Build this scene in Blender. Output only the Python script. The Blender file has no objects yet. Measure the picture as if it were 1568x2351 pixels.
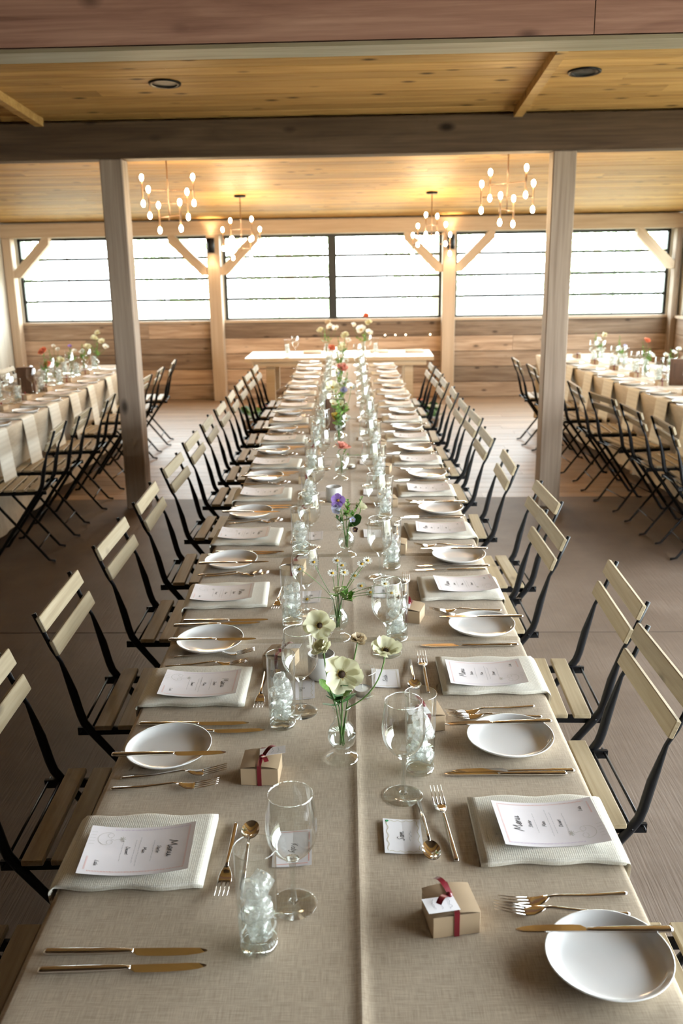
import bpy, bmesh, math, random
from mathutils import Vector, Matrix, Euler
random.seed(7)
sc = bpy.context.scene
COL = sc.collection
PI = math.pi

# ------------------------------------------------------------------ camera
cam_d = bpy.data.cameras.new('camera'); cam = bpy.data.objects.new('camera', cam_d); COL.objects.link(cam)
sc.camera = cam
# world axes expressed in camera axes (x right, y down, z forward), from the photograph's vanishing points
AX = [(0.9999203, -0.00903282, -0.00882103), (0.00606267, -0.26932224, 0.96303104), (-0.01107459, -0.96300776, -0.26924601)]
m = Matrix.Identity(4)
for r in range(3):
    m[r][0] = AX[r][0]; m[r][1] = -AX[r][1]; m[r][2] = -AX[r][2]
m.translation = Vector((0, 0, 1.71))
cam.matrix_world = m @ Matrix.Rotation(-0.004, 4, 'Z')
cam_d.sensor_fit = 'HORIZONTAL'; cam_d.sensor_width = 24.0
cam_d.lens = 24.0 * 2065 / 1568
cam_d.clip_start = 0.05; cam_d.clip_end = 200
cam_d.dof.use_dof = True; cam_d.dof.focus_distance = 1.95; cam_d.dof.aperture_fstop = 5.6

# ------------------------------------------------------------------ world, daylight, exposure
SKY = 22.0
world = bpy.data.worlds.new('overcast'); sc.world = world; world.use_nodes = True
bg = world.node_tree.nodes['Background']; bg.inputs[0].default_value = (0.86, 0.95, 1.0, 1); bg.inputs[1].default_value = SKY
sc.view_settings.view_transform = 'Standard'; sc.view_settings.look = 'None'
sc.view_settings.exposure = 0.12; sc.view_settings.gamma = 1.0
sc.view_settings.use_curve_mapping = False
cy = sc.cycles
cy.use_denoising = True
cy.max_bounces = 6; cy.diffuse_bounces = 3; cy.glossy_bounces = 3; cy.transmission_bounces = 4; cy.transparent_max_bounces = 24
cy.use_adaptive_sampling = True; cy.adaptive_threshold = 0.08; cy.adaptive_min_samples = 12
cy.sample_clamp_indirect = 5.0
BULB = 330.0

def portal(name, loc, rot, sx, sy):
    l = bpy.data.lights.new(name, 'AREA'); l.shape = 'RECTANGLE'; l.size = sx; l.size_y = sy
    l.cycles.is_portal = True
    o = bpy.data.objects.new(name, l); COL.objects.link(o); o.location = loc; o.rotation_euler = rot
    return o
XL, XR, YB, YF = -4.38, 3.93, 11.6, -5.0          # room extents, in the building's own axes (turned by YAW)
YAW, PIV = -0.025, 6.3
for cx_, w_ in ((-3.05, 2.4), (-0.31, 2.74), (2.55, 2.6)):
    portal('back_window_portal', (cx_, YB + 0.16, 1.51), (-PI/2, 0, 0), w_, 1.04)
portal('right_window_portal', (XR + 0.2, 8.7, 1.51), (0, PI/2, 0), 1.05, 5.3)
portal('right_door_portal', (XR + 0.2, 1.85, 1.2), (0, PI/2, 0), 2.4, 6.1)

# ------------------------------------------------------------------ materials
def mat(name):
    M = bpy.data.materials.new(name); M.use_nodes = True
    nt = M.node_tree; b = nt.nodes['Principled BSDF']
    return M, nt, b
def node(nt, t, **kw):
    n = nt.nodes.new(t)
    for k, v in kw.items():
        if k.startswith('i_'):
            k = k[2:]
            n.inputs[int(k) if k.isdigit() else k].default_value = v
        else: setattr(n, k, v)
    return n
def L(nt, a, b): nt.links.new(a, b)
def ramp(nt, fac, stops):
    r = node(nt, 'ShaderNodeValToRGB'); L(nt, fac, r.inputs[0])
    els = r.color_ramp.elements
    while len(els) < len(stops): els.new(0.5)
    for e, (p, c) in zip(els, stops): e.position = p; e.color = (*c, 1)
    return r.outputs[0]
def plain(name, col, rough=0.5, metal=0.0, var=0.0, **kw):
    M, nt, b = mat(name)
    b.inputs['Base Color'].default_value = (*col, 1); b.inputs['Roughness'].default_value = rough
    b.inputs['Metallic'].default_value = metal
    for k, v in kw.items(): b.inputs[k.replace('_', ' ')].default_value = v
    if var <= 0: return M
    tc = node(nt, 'ShaderNodeTexCoord'); nz = node(nt, 'ShaderNodeTexNoise', i_Scale=18.0, i_Detail=2.0)
    L(nt, tc.outputs['Object'], nz.inputs['Vector'])
    lo = tuple(c * (1 - var) for c in col); hi = tuple(min(1, c * (1 + var)) for c in col)
    L(nt, ramp(nt, nz.outputs[0], [(0.35, lo), (0.65, hi)]), b.inputs['Base Color'])
    return M
def wood(name, dark, mid, light, axis=0, scale=1.0, rough=0.6, knots=0.0, var=0.25, bump=0.15, spec=0.3):
    M, nt, b = mat(name)
    tc = node(nt, 'ShaderNodeTexCoord'); oi = node(nt, 'ShaderNodeObjectInfo')
    mul = node(nt, 'ShaderNodeMath', operation='MULTIPLY', i_1=43.7); L(nt, oi.outputs['Random'], mul.inputs[0])
    add = node(nt, 'ShaderNodeVectorMath', operation='ADD'); L(nt, tc.outputs['Object'], add.inputs[0]); L(nt, mul.outputs[0], add.inputs[1])
    s = [7.0 * scale] * 3; s[axis] = 0.55 * scale
    mp = node(nt, 'ShaderNodeMapping'); mp.inputs['Scale'].default_value = s; L(nt, add.outputs[0], mp.inputs[0])
    n1 = node(nt, 'ShaderNodeTexNoise', i_Scale=1.6, i_Detail=5.0, i_Roughness=0.62, i_Distortion=0.7); L(nt, mp.outputs[0], n1.inputs['Vector'])
    s2 = [60.0 * scale] * 3; s2[axis] = 1.6 * scale
    mp2 = node(nt, 'ShaderNodeMapping'); mp2.inputs['Scale'].default_value = s2; L(nt, add.outputs[0], mp2.inputs[0])
    n2 = node(nt, 'ShaderNodeTexNoise', i_Scale=1.0, i_Detail=3.0); L(nt, mp2.outputs[0], n2.inputs['Vector'])
    mx = node(nt, 'ShaderNodeMix', data_type='FLOAT', i_0=0.35); L(nt, n1.outputs[0], mx.inputs[2]); L(nt, n2.outputs[0], mx.inputs[3])
    col = ramp(nt, mx.outputs[0], [(0.3, dark), (0.5, mid), (0.7, light)])
    if knots > 0:
        s3 = [5.0 * scale] * 3; s3[axis] = 2.4 * scale
        mp3 = node(nt, 'ShaderNodeMapping'); mp3.inputs['Scale'].default_value = s3; L(nt, add.outputs[0], mp3.inputs[0])
        vo = node(nt, 'ShaderNodeTexVoronoi', i_Scale=1.0); L(nt, mp3.outputs[0], vo.inputs['Vector'])
        kf = node(nt, 'ShaderNodeMapRange', i_1=0.06, i_2=0.17, i_3=knots, i_4=0.0); L(nt, vo.outputs['Distance'], kf.inputs[0])
        kx = node(nt, 'ShaderNodeMix', data_type='RGBA'); L(nt, kf.outputs[0], kx.inputs[0]); L(nt, col, kx.inputs[6])
        kx.inputs[7].default_value = (*[c * 0.3 for c in dark], 1); col = kx.outputs[2]
    hs = node(nt, 'ShaderNodeHueSaturation'); L(nt, col, hs.inputs['Color'])
    vr = node(nt, 'ShaderNodeMapRange', i_1=0.0, i_2=1.0, i_3=1 - var, i_4=1 + var); L(nt, oi.outputs['Random'], vr.inputs[0]); L(nt, vr.outputs[0], hs.inputs['Value'])
    L(nt, hs.outputs[0], b.inputs['Base Color'])
    b.inputs['Roughness'].default_value = rough; b.inputs['Specular IOR Level'].default_value = spec
    if bump <= 0.1: return M
    bp = node(nt, 'ShaderNodeBump', i_Strength=bump, i_Distance=0.004); L(nt, mx.outputs[0], bp.inputs['Height']); L(nt, bp.outputs[0], b.inputs['Normal'])
    return M
def cloth(name, c1, c2, freq, rough=0.9, bump=0.25, slub=True):
    M, nt, b = mat(name)
    tc = node(nt, 'ShaderNodeTexCoord')
    outs = []
    for s in ((freq, freq * 0.035, freq * 0.035), (freq * 0.035, freq, freq * 0.3)):
        mp = node(nt, 'ShaderNodeMapping'); mp.inputs['Scale'].default_value = s; L(nt, tc.outputs['Object'], mp.inputs[0])
        n = node(nt, 'ShaderNodeTexNoise', i_Scale=1.0, i_Detail=2.0, i_Roughness=0.6); L(nt, mp.outputs[0], n.inputs['Vector']); outs.append(n.outputs[0])
    mx = node(nt, 'ShaderNodeMix', data_type='FLOAT', i_0=0.5); L(nt, outs[0], mx.inputs[2]); L(nt, outs[1], mx.inputs[3])
    L(nt, ramp(nt, mx.outputs[0], [(0.36, c1), (0.62, c2)]), b.inputs['Base Color'])
    b.inputs['Roughness'].default_value = rough; b.inputs['Specular IOR Level'].default_value = 0.15
    b.inputs['Sheen Weight'].default_value = 0.15
    bp = node(nt, 'ShaderNodeBump', i_Strength=bump, i_Distance=0.001); L(nt, mx.outputs[0], bp.inputs['Height']); L(nt, bp.outputs[0], b.inputs['Normal'])
    return M
def thin_glass(name, tint=(0.97, 0.985, 0.975), base=0.045, power=3.2, gain=0.85, rough=0.0):
    M = bpy.data.materials.new(name); M.use_nodes = True; nt = M.node_tree
    for n in list(nt.nodes):
        if n.type != 'OUTPUT_MATERIAL': nt.nodes.remove(n)
    out = nt.nodes[0]
    tr = node(nt, 'ShaderNodeBsdfTransparent'); tr.inputs[0].default_value = (*tint, 1)
    gl = node(nt, 'ShaderNodeBsdfGlossy'); gl.inputs['Roughness'].default_value = rough; gl.inputs[0].default_value = (1, 1, 1, 1)
    lw = node(nt, 'ShaderNodeLayerWeight', i_Blend=0.5)
    pw = node(nt, 'ShaderNodeMath', operation='POWER', i_1=power); L(nt, lw.outputs['Facing'], pw.inputs[0])
    ma = node(nt, 'ShaderNodeMath', operation='MULTIPLY_ADD', i_1=gain, i_2=base); L(nt, pw.outputs[0], ma.inputs[0])
    mx = node(nt, 'ShaderNodeMixShader'); L(nt, ma.outputs[0], mx.inputs[0]); L(nt, tr.outputs[0], mx.inputs[1]); L(nt, gl.outputs[0], mx.inputs[2])
    L(nt, mx.outputs[0], out.inputs[0])
    return M
def emit(name, col, strength):
    M = bpy.data.materials.new(name); M.use_nodes = True; nt = M.node_tree
    b = nt.nodes['Principled BSDF']; b.inputs['Base Color'].default_value = (1, 1, 1, 1)
    b.inputs['Emission Color'].default_value = (*col, 1); b.inputs['Emission Strength'].default_value = strength
    return M

MT = {}
MT['beam'] = wood('dark stained beam wood', (0.055, 0.034, 0.022), (0.10, 0.064, 0.04), (0.15, 0.098, 0.062), 0, 1.0, 0.8, 0.95, 0.08, 0.15, 0.15)
MT['fascia'] = wood('reddish beam boards', (0.21, 0.10, 0.07), (0.36, 0.19, 0.135), (0.5, 0.29, 0.21), 0, 1.4, 0.55, 0.7, 0.06)
MT['post'] = wood('grey weathered post wood', (0.17, 0.12, 0.085), (0.28, 0.21, 0.155), (0.38, 0.295, 0.225), 2, 1.0, 0.7, 0.9, 0.08)
MT['pale_timber'] = wood('pale planed timber', (0.40, 0.29, 0.19), (0.48, 0.36, 0.25), (0.56, 0.43, 0.31), 2, 0.8, 0.5, 0.0, 0.05, 0.05)
MT['pale_timber_x'] = wood('pale planed timber lengthwise', (0.40, 0.29, 0.19), (0.48, 0.36, 0.25), (0.56, 0.43, 0.31), 0, 0.8, 0.5, 0.0, 0.05, 0.05)
MT['pine'] = wood('knotty pine ceiling boards', (0.30, 0.155, 0.045), (0.50, 0.295, 0.10), (0.62, 0.40, 0.155), 0, 1.3, 0.55, 1.0, 0.2, 0.06, 0.15)
MT['barn'] = wood('reclaimed barn boards', (0.18, 0.11, 0.07), (0.37, 0.255, 0.17), (0.53, 0.40, 0.295), 0, 1.5, 0.65, 0.8, 0.5, 0.2)
MT['barn_y'] = wood('reclaimed barn boards along the side', (0.2, 0.13, 0.085), (0.36, 0.25, 0.17), (0.5, 0.38, 0.28), 1, 1.0, 0.65, 0.6, 0.35, 0.2)
MT['barn_v'] = wood('reclaimed upright barn boards', (0.13, 0.08, 0.05), (0.23, 0.15, 0.095), (0.33, 0.23, 0.16), 2, 1.0, 0.65, 0.6, 0.3, 0.2)
MT['deck'] = wood('worn floor planks', (0.20, 0.13, 0.08), (0.28, 0.19, 0.125), (0.36, 0.26, 0.18), 0, 1.0, 0.46, 0.3, 0.12, 0.08, 0.5)
MT['chair_wood'] = wood('oiled acacia slats', (0.22, 0.165, 0.095), (0.315, 0.25, 0.155), (0.40, 0.33, 0.225), 0, 2.0, 0.55, 0.6, 0.12, 0.1)
MT['table_wood'] = wood('bare pale table wood', (0.52, 0.36, 0.2), (0.62, 0.46, 0.29), (0.7, 0.55, 0.38), 0, 1.0, 0.4, 0.0, 0.05, 0.05)
MT['walnut'] = wood('dark wooden block', (0.07, 0.035, 0.018), (0.11, 0.055, 0.03), (0.15, 0.08, 0.045), 2, 2.0, 0.5, 0.0, 0.1, 0.1)
MT['cream_board'] = wood('cream painted boards', (0.5, 0.46, 0.38), (0.56, 0.52, 0.44), (0.62, 0.58, 0.5), 2, 1.0, 0.6, 0.0, 0.05, 0.05)
MT['linen'] = cloth('oatmeal linen', (0.345, 0.27, 0.19), (0.53, 0.435, 0.32), 900.0)
MT['linen_side'] = cloth('cream linen', (0.50, 0.42, 0.31), (0.62, 0.54, 0.42), 300.0)
MT['paper'] = plain('white card', (0.80, 0.78, 0.79), 0.6, var=0.02)
MT['pink_paper'] = plain('menu card stock', (0.78, 0.74, 0.76), 0.6, var=0.03)
MT['ink'] = plain('dark ink', (0.06, 0.055, 0.06), 0.7)
MT['grey_ink'] = plain('grey ink', (0.33, 0.33, 0.34), 0.7)
MT['doodle'] = plain('pale drawing ink', (0.52, 0.50, 0.46), 0.7)
MT['red_ink'] = plain('orange red ink', (0.72, 0.22, 0.14), 0.7)
MT['violet_ink'] = plain('violet ink', (0.42, 0.28, 0.5), 0.7)
MT['olive_ink'] = plain('olive ink', (0.5, 0.43, 0.22), 0.7)
MT['green_ink'] = plain('green ink', (0.02, 0.35, 0.12), 0.6)
MT['china'] = plain('white glazed china', (0.88, 0.88, 0.87), 0.1, var=0.01)
MT['steel'] = plain('polished steel', (0.74, 0.71, 0.68), 0.1, 1.0)
MT['black_steel'] = plain('black powder coated steel', (0.005, 0.005, 0.006), 0.4, Specular_IOR_Level=0.22)
MT['black_frame'] = plain('black window frame', (0.02, 0.022, 0.02), 0.5)
MT['brass'] = plain('dark bronze rods', (0.16, 0.10, 0.06), 0.4, 0.6)
MT['kraft'] = plain('kraft card', (0.43, 0.31, 0.19), 0.7, var=0.05)
MT['ribbon'] = plain('dark red satin ribbon', (0.17, 0.008, 0.016), 0.35)
MT['glass'] = thin_glass('clear thin glass', (0.965, 0.98, 0.97), 0.06, 1.9, 0.95)
MT['foot_glass'] = thin_glass('flat clear glass', (0.975, 0.985, 0.98), 0.05, 3.5, 0.9)
MT['window_glass'] = thin_glass('window glass', (0.95, 0.97, 0.96), 0.03, 4.0, 0.6)
MT['water'] = thin_glass('still water', (0.93, 0.955, 0.945), 0.03, 4.0, 0.5)
MT['solid_glass'] = thin_glass('thick clear glass', (0.93, 0.95, 0.94), 0.12, 1.6, 0.8)
M = bpy.data.materials.new('ice'); M.use_nodes = True; nt = M.node_tree; nt.nodes.remove(nt.nodes['Principled BSDF']); out = nt.nodes[0]
tr = node(nt, 'ShaderNodeBsdfTransparent'); tr.inputs[0].default_value = (.98, .985, .975, 1); df = node(nt, 'ShaderNodeBsdfTranslucent'); df.inputs[0].default_value = (.93, .94, .91, 1); dd = node(nt, 'ShaderNodeBsdfDiffuse'); dd.inputs[0].default_value = (.92, .93, .90, 1); gl = node(nt, 'ShaderNodeBsdfGlossy'); gl.inputs['Roughness'].default_value = .06
tc = node(nt, 'ShaderNodeTexCoord'); nz = node(nt, 'ShaderNodeTexNoise', i_Scale=75.0, i_Detail=4.0); L(nt, tc.outputs['Object'], nz.inputs['Vector'])
bp = node(nt, 'ShaderNodeBump', i_Strength=1.0, i_Distance=0.006); L(nt, nz.outputs[0], bp.inputs['Height'])
for q in (gl, dd, df): L(nt, bp.outputs[0], q.inputs['Normal'])
m0 = node(nt, 'ShaderNodeMixShader', i_0=0.5); L(nt, df.outputs[0], m0.inputs[1]); L(nt, dd.outputs[0], m0.inputs[2])
mr = node(nt, 'ShaderNodeMapRange', i_1=0.38, i_2=0.62, i_3=0.12, i_4=0.5); L(nt, nz.outputs[0], mr.inputs[0])
m1 = node(nt, 'ShaderNodeMixShader'); L(nt, mr.outputs[0], m1.inputs[0]); L(nt, tr.outputs[0], m1.inputs[1]); L(nt, m0.outputs[0], m1.inputs[2])
lw = node(nt, 'ShaderNodeLayerWeight', i_Blend=0.35); L(nt, bp.outputs[0], lw.inputs['Normal']); mf = node(nt, 'ShaderNodeMath', operation='MULTIPLY_ADD', i_1=.55, i_2=.06); L(nt, lw.outputs['Facing'], mf.inputs[0])
m2 = node(nt, 'ShaderNodeMixShader'); L(nt, mf.outputs[0], m2.inputs[0]); L(nt, m1.outputs[0], m2.inputs[1]); L(nt, gl.outputs[0], m2.inputs[2]); L(nt, m2.outputs[0], out.inputs[0]); MT['ice'] = M
MT['ceramic'] = plain('grey white stoneware', (0.62, 0.6, 0.57), 0.35, var=0.05)
MT['wax'] = plain('white candle wax', (0.8, 0.79, 0.75), 0.5)
MT['tin'] = plain('tealight tin', (0.6, 0.6, 0.6), 0.3, 1.0)
MT['stem'] = plain('green stems', (0.10, 0.2, 0.045), 0.5, var=0.2)
MT['leaf'] = plain('dark green leaves', (0.035, 0.13, 0.025), 0.45, var=0.3)
MT['leaf_light'] = plain('fresh green leaves', (0.17, 0.33, 0.06), 0.5, var=0.25)
def petal(name, c, trans=0.25):
    M, nt, b = mat(name); b.inputs['Base Color'].default_value = (*c, 1); b.inputs['Roughness'].default_value = 0.6
    out = [n for n in nt.nodes if n.type == 'OUTPUT_MATERIAL'][0]
    t = node(nt, 'ShaderNodeBsdfTranslucent'); t.inputs[0].default_value = (*c, 1)
    mx = node(nt, 'ShaderNodeMixShader', i_0=trans); L(nt, b.outputs[0], mx.inputs[1]); L(nt, t.outputs[0], mx.inputs[2]); L(nt, mx.outputs[0], out.inputs[0])
    return M
MT['p_cream'] = petal('cream petals', (0.80, 0.78, 0.55)); MT['p_white'] = petal('white petals', (0.82, 0.82, 0.76))
MT['p_pink'] = petal('coral pink petals', (0.80, 0.36, 0.28)); MT['p_coral'] = petal('orange coral petals', (0.82, 0.30, 0.17))
MT['p_purple'] = petal('violet petals', (0.30, 0.18, 0.50)); MT['p_blue'] = petal('pale blue petals', (0.52, 0.53, 0.74)); MT['p_yellow'] = petal('mustard petals', (0.62, 0.42, 0.05))
MT['p_dark'] = petal('maroon petals', (0.05, 0.018, 0.02), 0.1); MT['p_beige'] = petal('beige petals', (0.70, 0.58, 0.40))
MT['c_dark'] = plain('dark brown flower centre', (0.05, 0.025, 0.012), 0.8, var=0.3); MT['c_yellow'] = plain('golden flower centre', (0.5, 0.30, 0.03), 0.8, var=0.3)
MT['foliage'] = petal('tree leaves', (0.50, 0.62, 0.36), 0.4); MT['bark'] = plain('tree bark', (0.12, 0.09, 0.06), 0.9, var=0.3)
MT['grass'] = plain('pale gravel and grass', (0.30, 0.29, 0.22), 0.9, var=0.35)
MT['bulb'] = emit('lit bulb', (1.0, 0.70, 0.38), BULB); MT['sconce_lens'] = emit('lit sconce lens', (1.0, 0.72, 0.42), 40.0)
MT['glint_glow'] = emit('glowing glint', (1.0, 0.85, 0.6), 12.0)  # emission standing in for small reflected specks on the back wall
# napkin: honeycomb weave
M, nt, b = mat('waffle weave cotton'); tc = node(nt, 'ShaderNodeTexCoord'); vo = node(nt, 'ShaderNodeTexVoronoi', i_Scale=290.0, i_Randomness=0.2); L(nt, tc.outputs['Object'], vo.inputs['Vector'])
L(nt, ramp(nt, vo.outputs['Distance'], [(0.1, (0.82, 0.79, 0.70)), (0.8, (0.62, 0.58, 0.49))]), b.inputs['Base Color']); b.inputs['Roughness'].default_value = 0.95; b.inputs['Specular IOR Level'].default_value = 0.1
bp = node(nt, 'ShaderNodeBump', i_Strength=0.5, i_Distance=0.001); bp.invert = True; L(nt, vo.outputs['Distance'], bp.inputs['Height']); L(nt, bp.outputs[0], b.inputs['Normal']); MT['napkin'] = M
# concrete
M, nt, b = mat('broom finished concrete'); tc = node(nt, 'ShaderNodeTexCoord')
n1 = node(nt, 'ShaderNodeTexNoise', i_Scale=1.3, i_Detail=8.0, i_Roughness=0.65); L(nt, tc.outputs['Object'], n1.inputs['Vector'])
L(nt, ramp(nt, n1.outputs[0], [(0.3, (0.078, 0.054, 0.038)), (0.55, (0.122, 0.09, 0.068)), (0.75, (0.168, 0.13, 0.104))]), b.inputs['Base Color'])
mp = node(nt, 'ShaderNodeMapping'); mp.inputs['Scale'].default_value = (150, 5, 5); mp.inputs['Rotation'].default_value = (0, 0, 0.12); L(nt, tc.outputs['Object'], mp.inputs[0])
n2 = node(nt, 'ShaderNodeTexNoise', i_Scale=1.0, i_Detail=3.0); L(nt, mp.outputs[0], n2.inputs['Vector'])
bp = node(nt, 'ShaderNodeBump', i_Strength=0.45, i_Distance=0.003); L(nt, n2.outputs[0], bp.inputs['Height']); L(nt, bp.outputs[0], b.inputs['Normal']); b.inputs['Roughness'].default_value = 0.6; b.inputs['Specular IOR Level'].default_value = 0.35; MT['concrete'] = M

# ------------------------------------------------------------------ mesh helpers
class MB:
    def __init__(s): s.v = []; s.f = []
    def add(s, vs, fs):
        o = len(s.v); s.v += [tuple(v) for v in vs]; s.f += [tuple(i + o for i in f) for f in fs]; return s
    def box(s, c, d, R=None):
        x, y, z = d[0] / 2, d[1] / 2, d[2] / 2
        vs = [Vector(p) for p in ((-x, -y, -z), (x, -y, -z), (x, y, -z), (-x, y, -z), (-x, -y, z), (x, -y, z), (x, y, z), (-x, y, z))]
        if R is not None: vs = [R @ v for v in vs]
        C = Vector(c)
        return s.add([v + C for v in vs], [(0, 3, 2, 1), (4, 5, 6, 7), (0, 1, 5, 4), (1, 2, 6, 5), (2, 3, 7, 6), (3, 0, 4, 7)])
    def span(s, a, b):
        return s.box([(p + q) / 2 for p, q in zip(a, b)], [abs(q - p) for p, q in zip(a, b)])
    def lathe(s, prof, n=24, c=(0, 0, 0), cap0=False, cap1=False):
        vs = []; fs = []
        for r, z in prof:
            for k in range(n):
                a = 2 * PI * k / n; vs.append((c[0] + r * math.cos(a), c[1] + r * math.sin(a), c[2] + z))
        for i in range(len(prof) - 1):
            for k in range(n):
                k2 = (k + 1) % n; fs.append((i * n + k, i * n + k2, (i + 1) * n + k2, (i + 1) * n + k))
        if cap0: fs.append(tuple(range(n - 1, -1, -1)))
        if cap1: fs.append(tuple(range((len(prof) - 1) * n, len(prof) * n)))
        return s.add(vs, fs)
    def tube(s, pts, rad, n=6, flat=1.0):
        pts = [Vector(p) for p in pts]; rr = rad if isinstance(rad, (list, tuple)) else [rad] * len(pts)
        vs = []; fs = []; up = None
        for i, p in enumerate(pts):
            t = (pts[min(i + 1, len(pts) - 1)] - pts[max(i - 1, 0)]).normalized()
            if up is None: up = Vector((0, 0, 1)) if abs(t.z) < 0.9 else Vector((1, 0, 0))
            a = t.cross(up).normalized(); bb = a.cross(t).normalized(); up = bb
            for k in range(n):
                g = 2 * PI * (k + 0.5) / n; vs.append(p + a * math.cos(g) * rr[i] + bb * math.sin(g) * rr[i] * flat)
        for i in range(len(pts) - 1):
            for k in range(n):
                k2 = (k + 1) % n; fs.append((i * n + k, i * n + k2, (i + 1) * n + k2, (i + 1) * n + k))
        fs.append(tuple(range(n - 1, -1, -1))); fs.append(tuple(range((len(pts) - 1) * n, len(pts) * n)))
        return s.add(vs, fs)
    def grid(s, fn, nu, nv):
        vs = [fn(i / nu, j / nv) for j in range(nv + 1) for i in range(nu + 1)]
        w = nu + 1
        return s.add(vs, [(j * w + i, j * w + i + 1, (j + 1) * w + i + 1, (j + 1) * w + i) for j in range(nv) for i in range(nu)])
    def stroke(s, pts, w, zf):
        for i in range(len(pts) - 1):
            a = Vector(pts[i]); b_ = Vector(pts[i + 1]); d = b_ - a
            if d.length < 1e-7: continue
            n = Vector((-d.y, d.x)).normalized() * w / 2; e = d.normalized() * w * 0.3
            q = [a - n - e, b_ - n + e, b_ + n + e, a + n - e]
            s.add([(p.x, p.y, zf(p.x, p.y)) for p in q], [(0, 1, 2, 3)])
        return s
    def mesh(s, name, mt, smooth=True, bevel=0):
        me = bpy.data.meshes.new(name); me.from_pydata(s.v, [], s.f)
        if bevel:
            bm = bmesh.new(); bm.from_mesh(me); bmesh.ops.bevel(bm, geom=bm.edges[:], offset=bevel, segments=1, affect='EDGES'); bm.to_mesh(me); bm.free()
        me.materials.append(MT[mt] if isinstance(mt, str) else mt)
        if smooth: me.polygons.foreach_set('use_smooth', [True] * len(me.polygons))
        me.update(); return me
    def obj(s, name, mt, parent=None, smooth=True, bevel=0, loc=(0, 0, 0), rot=(0, 0, 0)):
        return place(name, s.mesh(name, mt, smooth, bevel), parent, loc, rot)
def place(name, me, parent=None, loc=(0, 0, 0), rot=(0, 0, 0)):
    o = bpy.data.objects.new(name, me); COL.objects.link(o); o.parent = parent; o.location = loc; o.rotation_euler = rot
    return o
def thing(name, label, cat, loc=(0, 0, 0), rotz=0.0, group=None):
    o = bpy.data.objects.new(name, None); COL.objects.link(o); o.empty_display_size = 0.05
    o.location = loc; o.rotation_euler = (0, 0, rotz)
    return tag(o, label, cat, group)
def tag(o, label, cat, group=None):
    o['label'] = label; o['category'] = cat
    if group: o['group'] = group
    return o
def struct(o): o['kind'] = 'structure'; return o
def root(name): 
    o = bpy.data.objects.new(name, None); COL.objects.link(o); o['kind'] = 'structure'; return o
KIDS = {}
def dup(o, loc, rotz, label=None, group=None, tilt=(0, 0)):
    def cp(src, par):
        c = src.copy(); COL.objects.link(c); c.parent = par
        for ch in KIDS.setdefault(src.name, list(src.children)): cp(ch, c)
        return c
    r = cp(o, None); r.location = loc; r.rotation_euler = (tilt[0], tilt[1], rotz)
    if label: r['label'] = label
    if group: r['group'] = group
    return r
def board(name, parent, mt, a, b_, jit=0.0):
    c = [(p + q) / 2 for p, q in zip(a, b_)]; d = [abs(q - p) for p, q in zip(a, b_)]
    return MB().box((0, 0, 0), d).obj(name, mt, parent, False, loc=c)
ORD = ['first', 'second', 'third', 'fourth', 'fifth', 'sixth', 'seventh', 'eighth', 'ninth', 'tenth', 'eleventh', 'twelfth', 'thirteenth', 'fourteenth']
rnd = random.uniform

# ================================================================== STRUCTURE
def ceil_z(y): return 2.21 + 0.075 * (YB - y)
# ---- floor
floor = root('floor')
board('concrete_slab', floor, 'concrete', (XL, 3.985, -0.12), (XR, 6.5, 0.0))
board('concrete_slab', floor, 'concrete', (XL, YF, -0.12), (XR, 3.977, 0.0))
y = 6.504; k = 0
while y < YB - 0.02:
    w = 0.148; y2 = min(y + w, YB)
    cuts = [XL] + sorted([rnd(-3.2, -0.8), rnd(0.6, 3.2)]) + [XR]
    for a, b_ in zip(cuts[:-1], cuts[1:]):
        board('plank', floor, 'deck', (a + 0.001, y, -0.03), (b_ - 0.001, y2 - 0.004, 0.0 - rnd(0, 0.0012)))
    y += w
board('subfloor', floor, 'bark', (XL, 6.5, -0.12), (XR, YB, -0.032))
# ---- ceiling
ceiling = root('ceiling')
mb = MB(); 
mb.add([(XL, YF, ceil_z(YF) + 0.03), (XR, YF, ceil_z(YF) + 0.03), (XR, YB + 0.2, ceil_z(YB + 0.2) + 0.03), (XL, YB + 0.2, ceil_z(YB + 0.2) + 0.03),
        (XL, YF, ceil_z(YF) + 0.12), (XR, YF, ceil_z(YF) + 0.12), (XR, YB + 0.2, ceil_z(YB + 0.2) + 0.12), (XL, YB + 0.2, ceil_z(YB + 0.2) + 0.12)],
       [(0, 1, 2, 3), (7, 6, 5, 4), (0, 4, 5, 1), (1, 5, 6, 2), (2, 6, 7, 3), (3, 7, 4, 0)])
mb.obj('roof_deck', 'beam', ceiling, False)
sl = math.atan(-0.075)
y = YB - 0.06
while y > 2.4:
    w = 0.136
    cuts = [XL] + sorted([rnd(-3.6, -0.4), rnd(0.2, 3.6)]) + [XR]
    for a, b_ in zip(cuts[:-1], cuts[1:]):
        yc = y - w / 2; o = MB().box((0, 0, 0), (b_ - a - 0.002, w - 0.009, 0.02)).obj('ceiling_board', 'pine', ceiling, False, loc=((a + b_) / 2, yc, ceil_z(yc) + 0.01 + rnd(-.0008, .0008)), rot=(sl, 0, 0))
    y -= w
# battens between the beams
for x in (1.10, -1.955):
    yc = 4.7; MB().box((0, 0, 0), (0.055, 2.95, 0.05)).obj('batten', MT['pine'], ceiling, False, loc=(x, yc, ceil_z(yc) - 0.026), rot=(sl, 0, 0))
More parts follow.
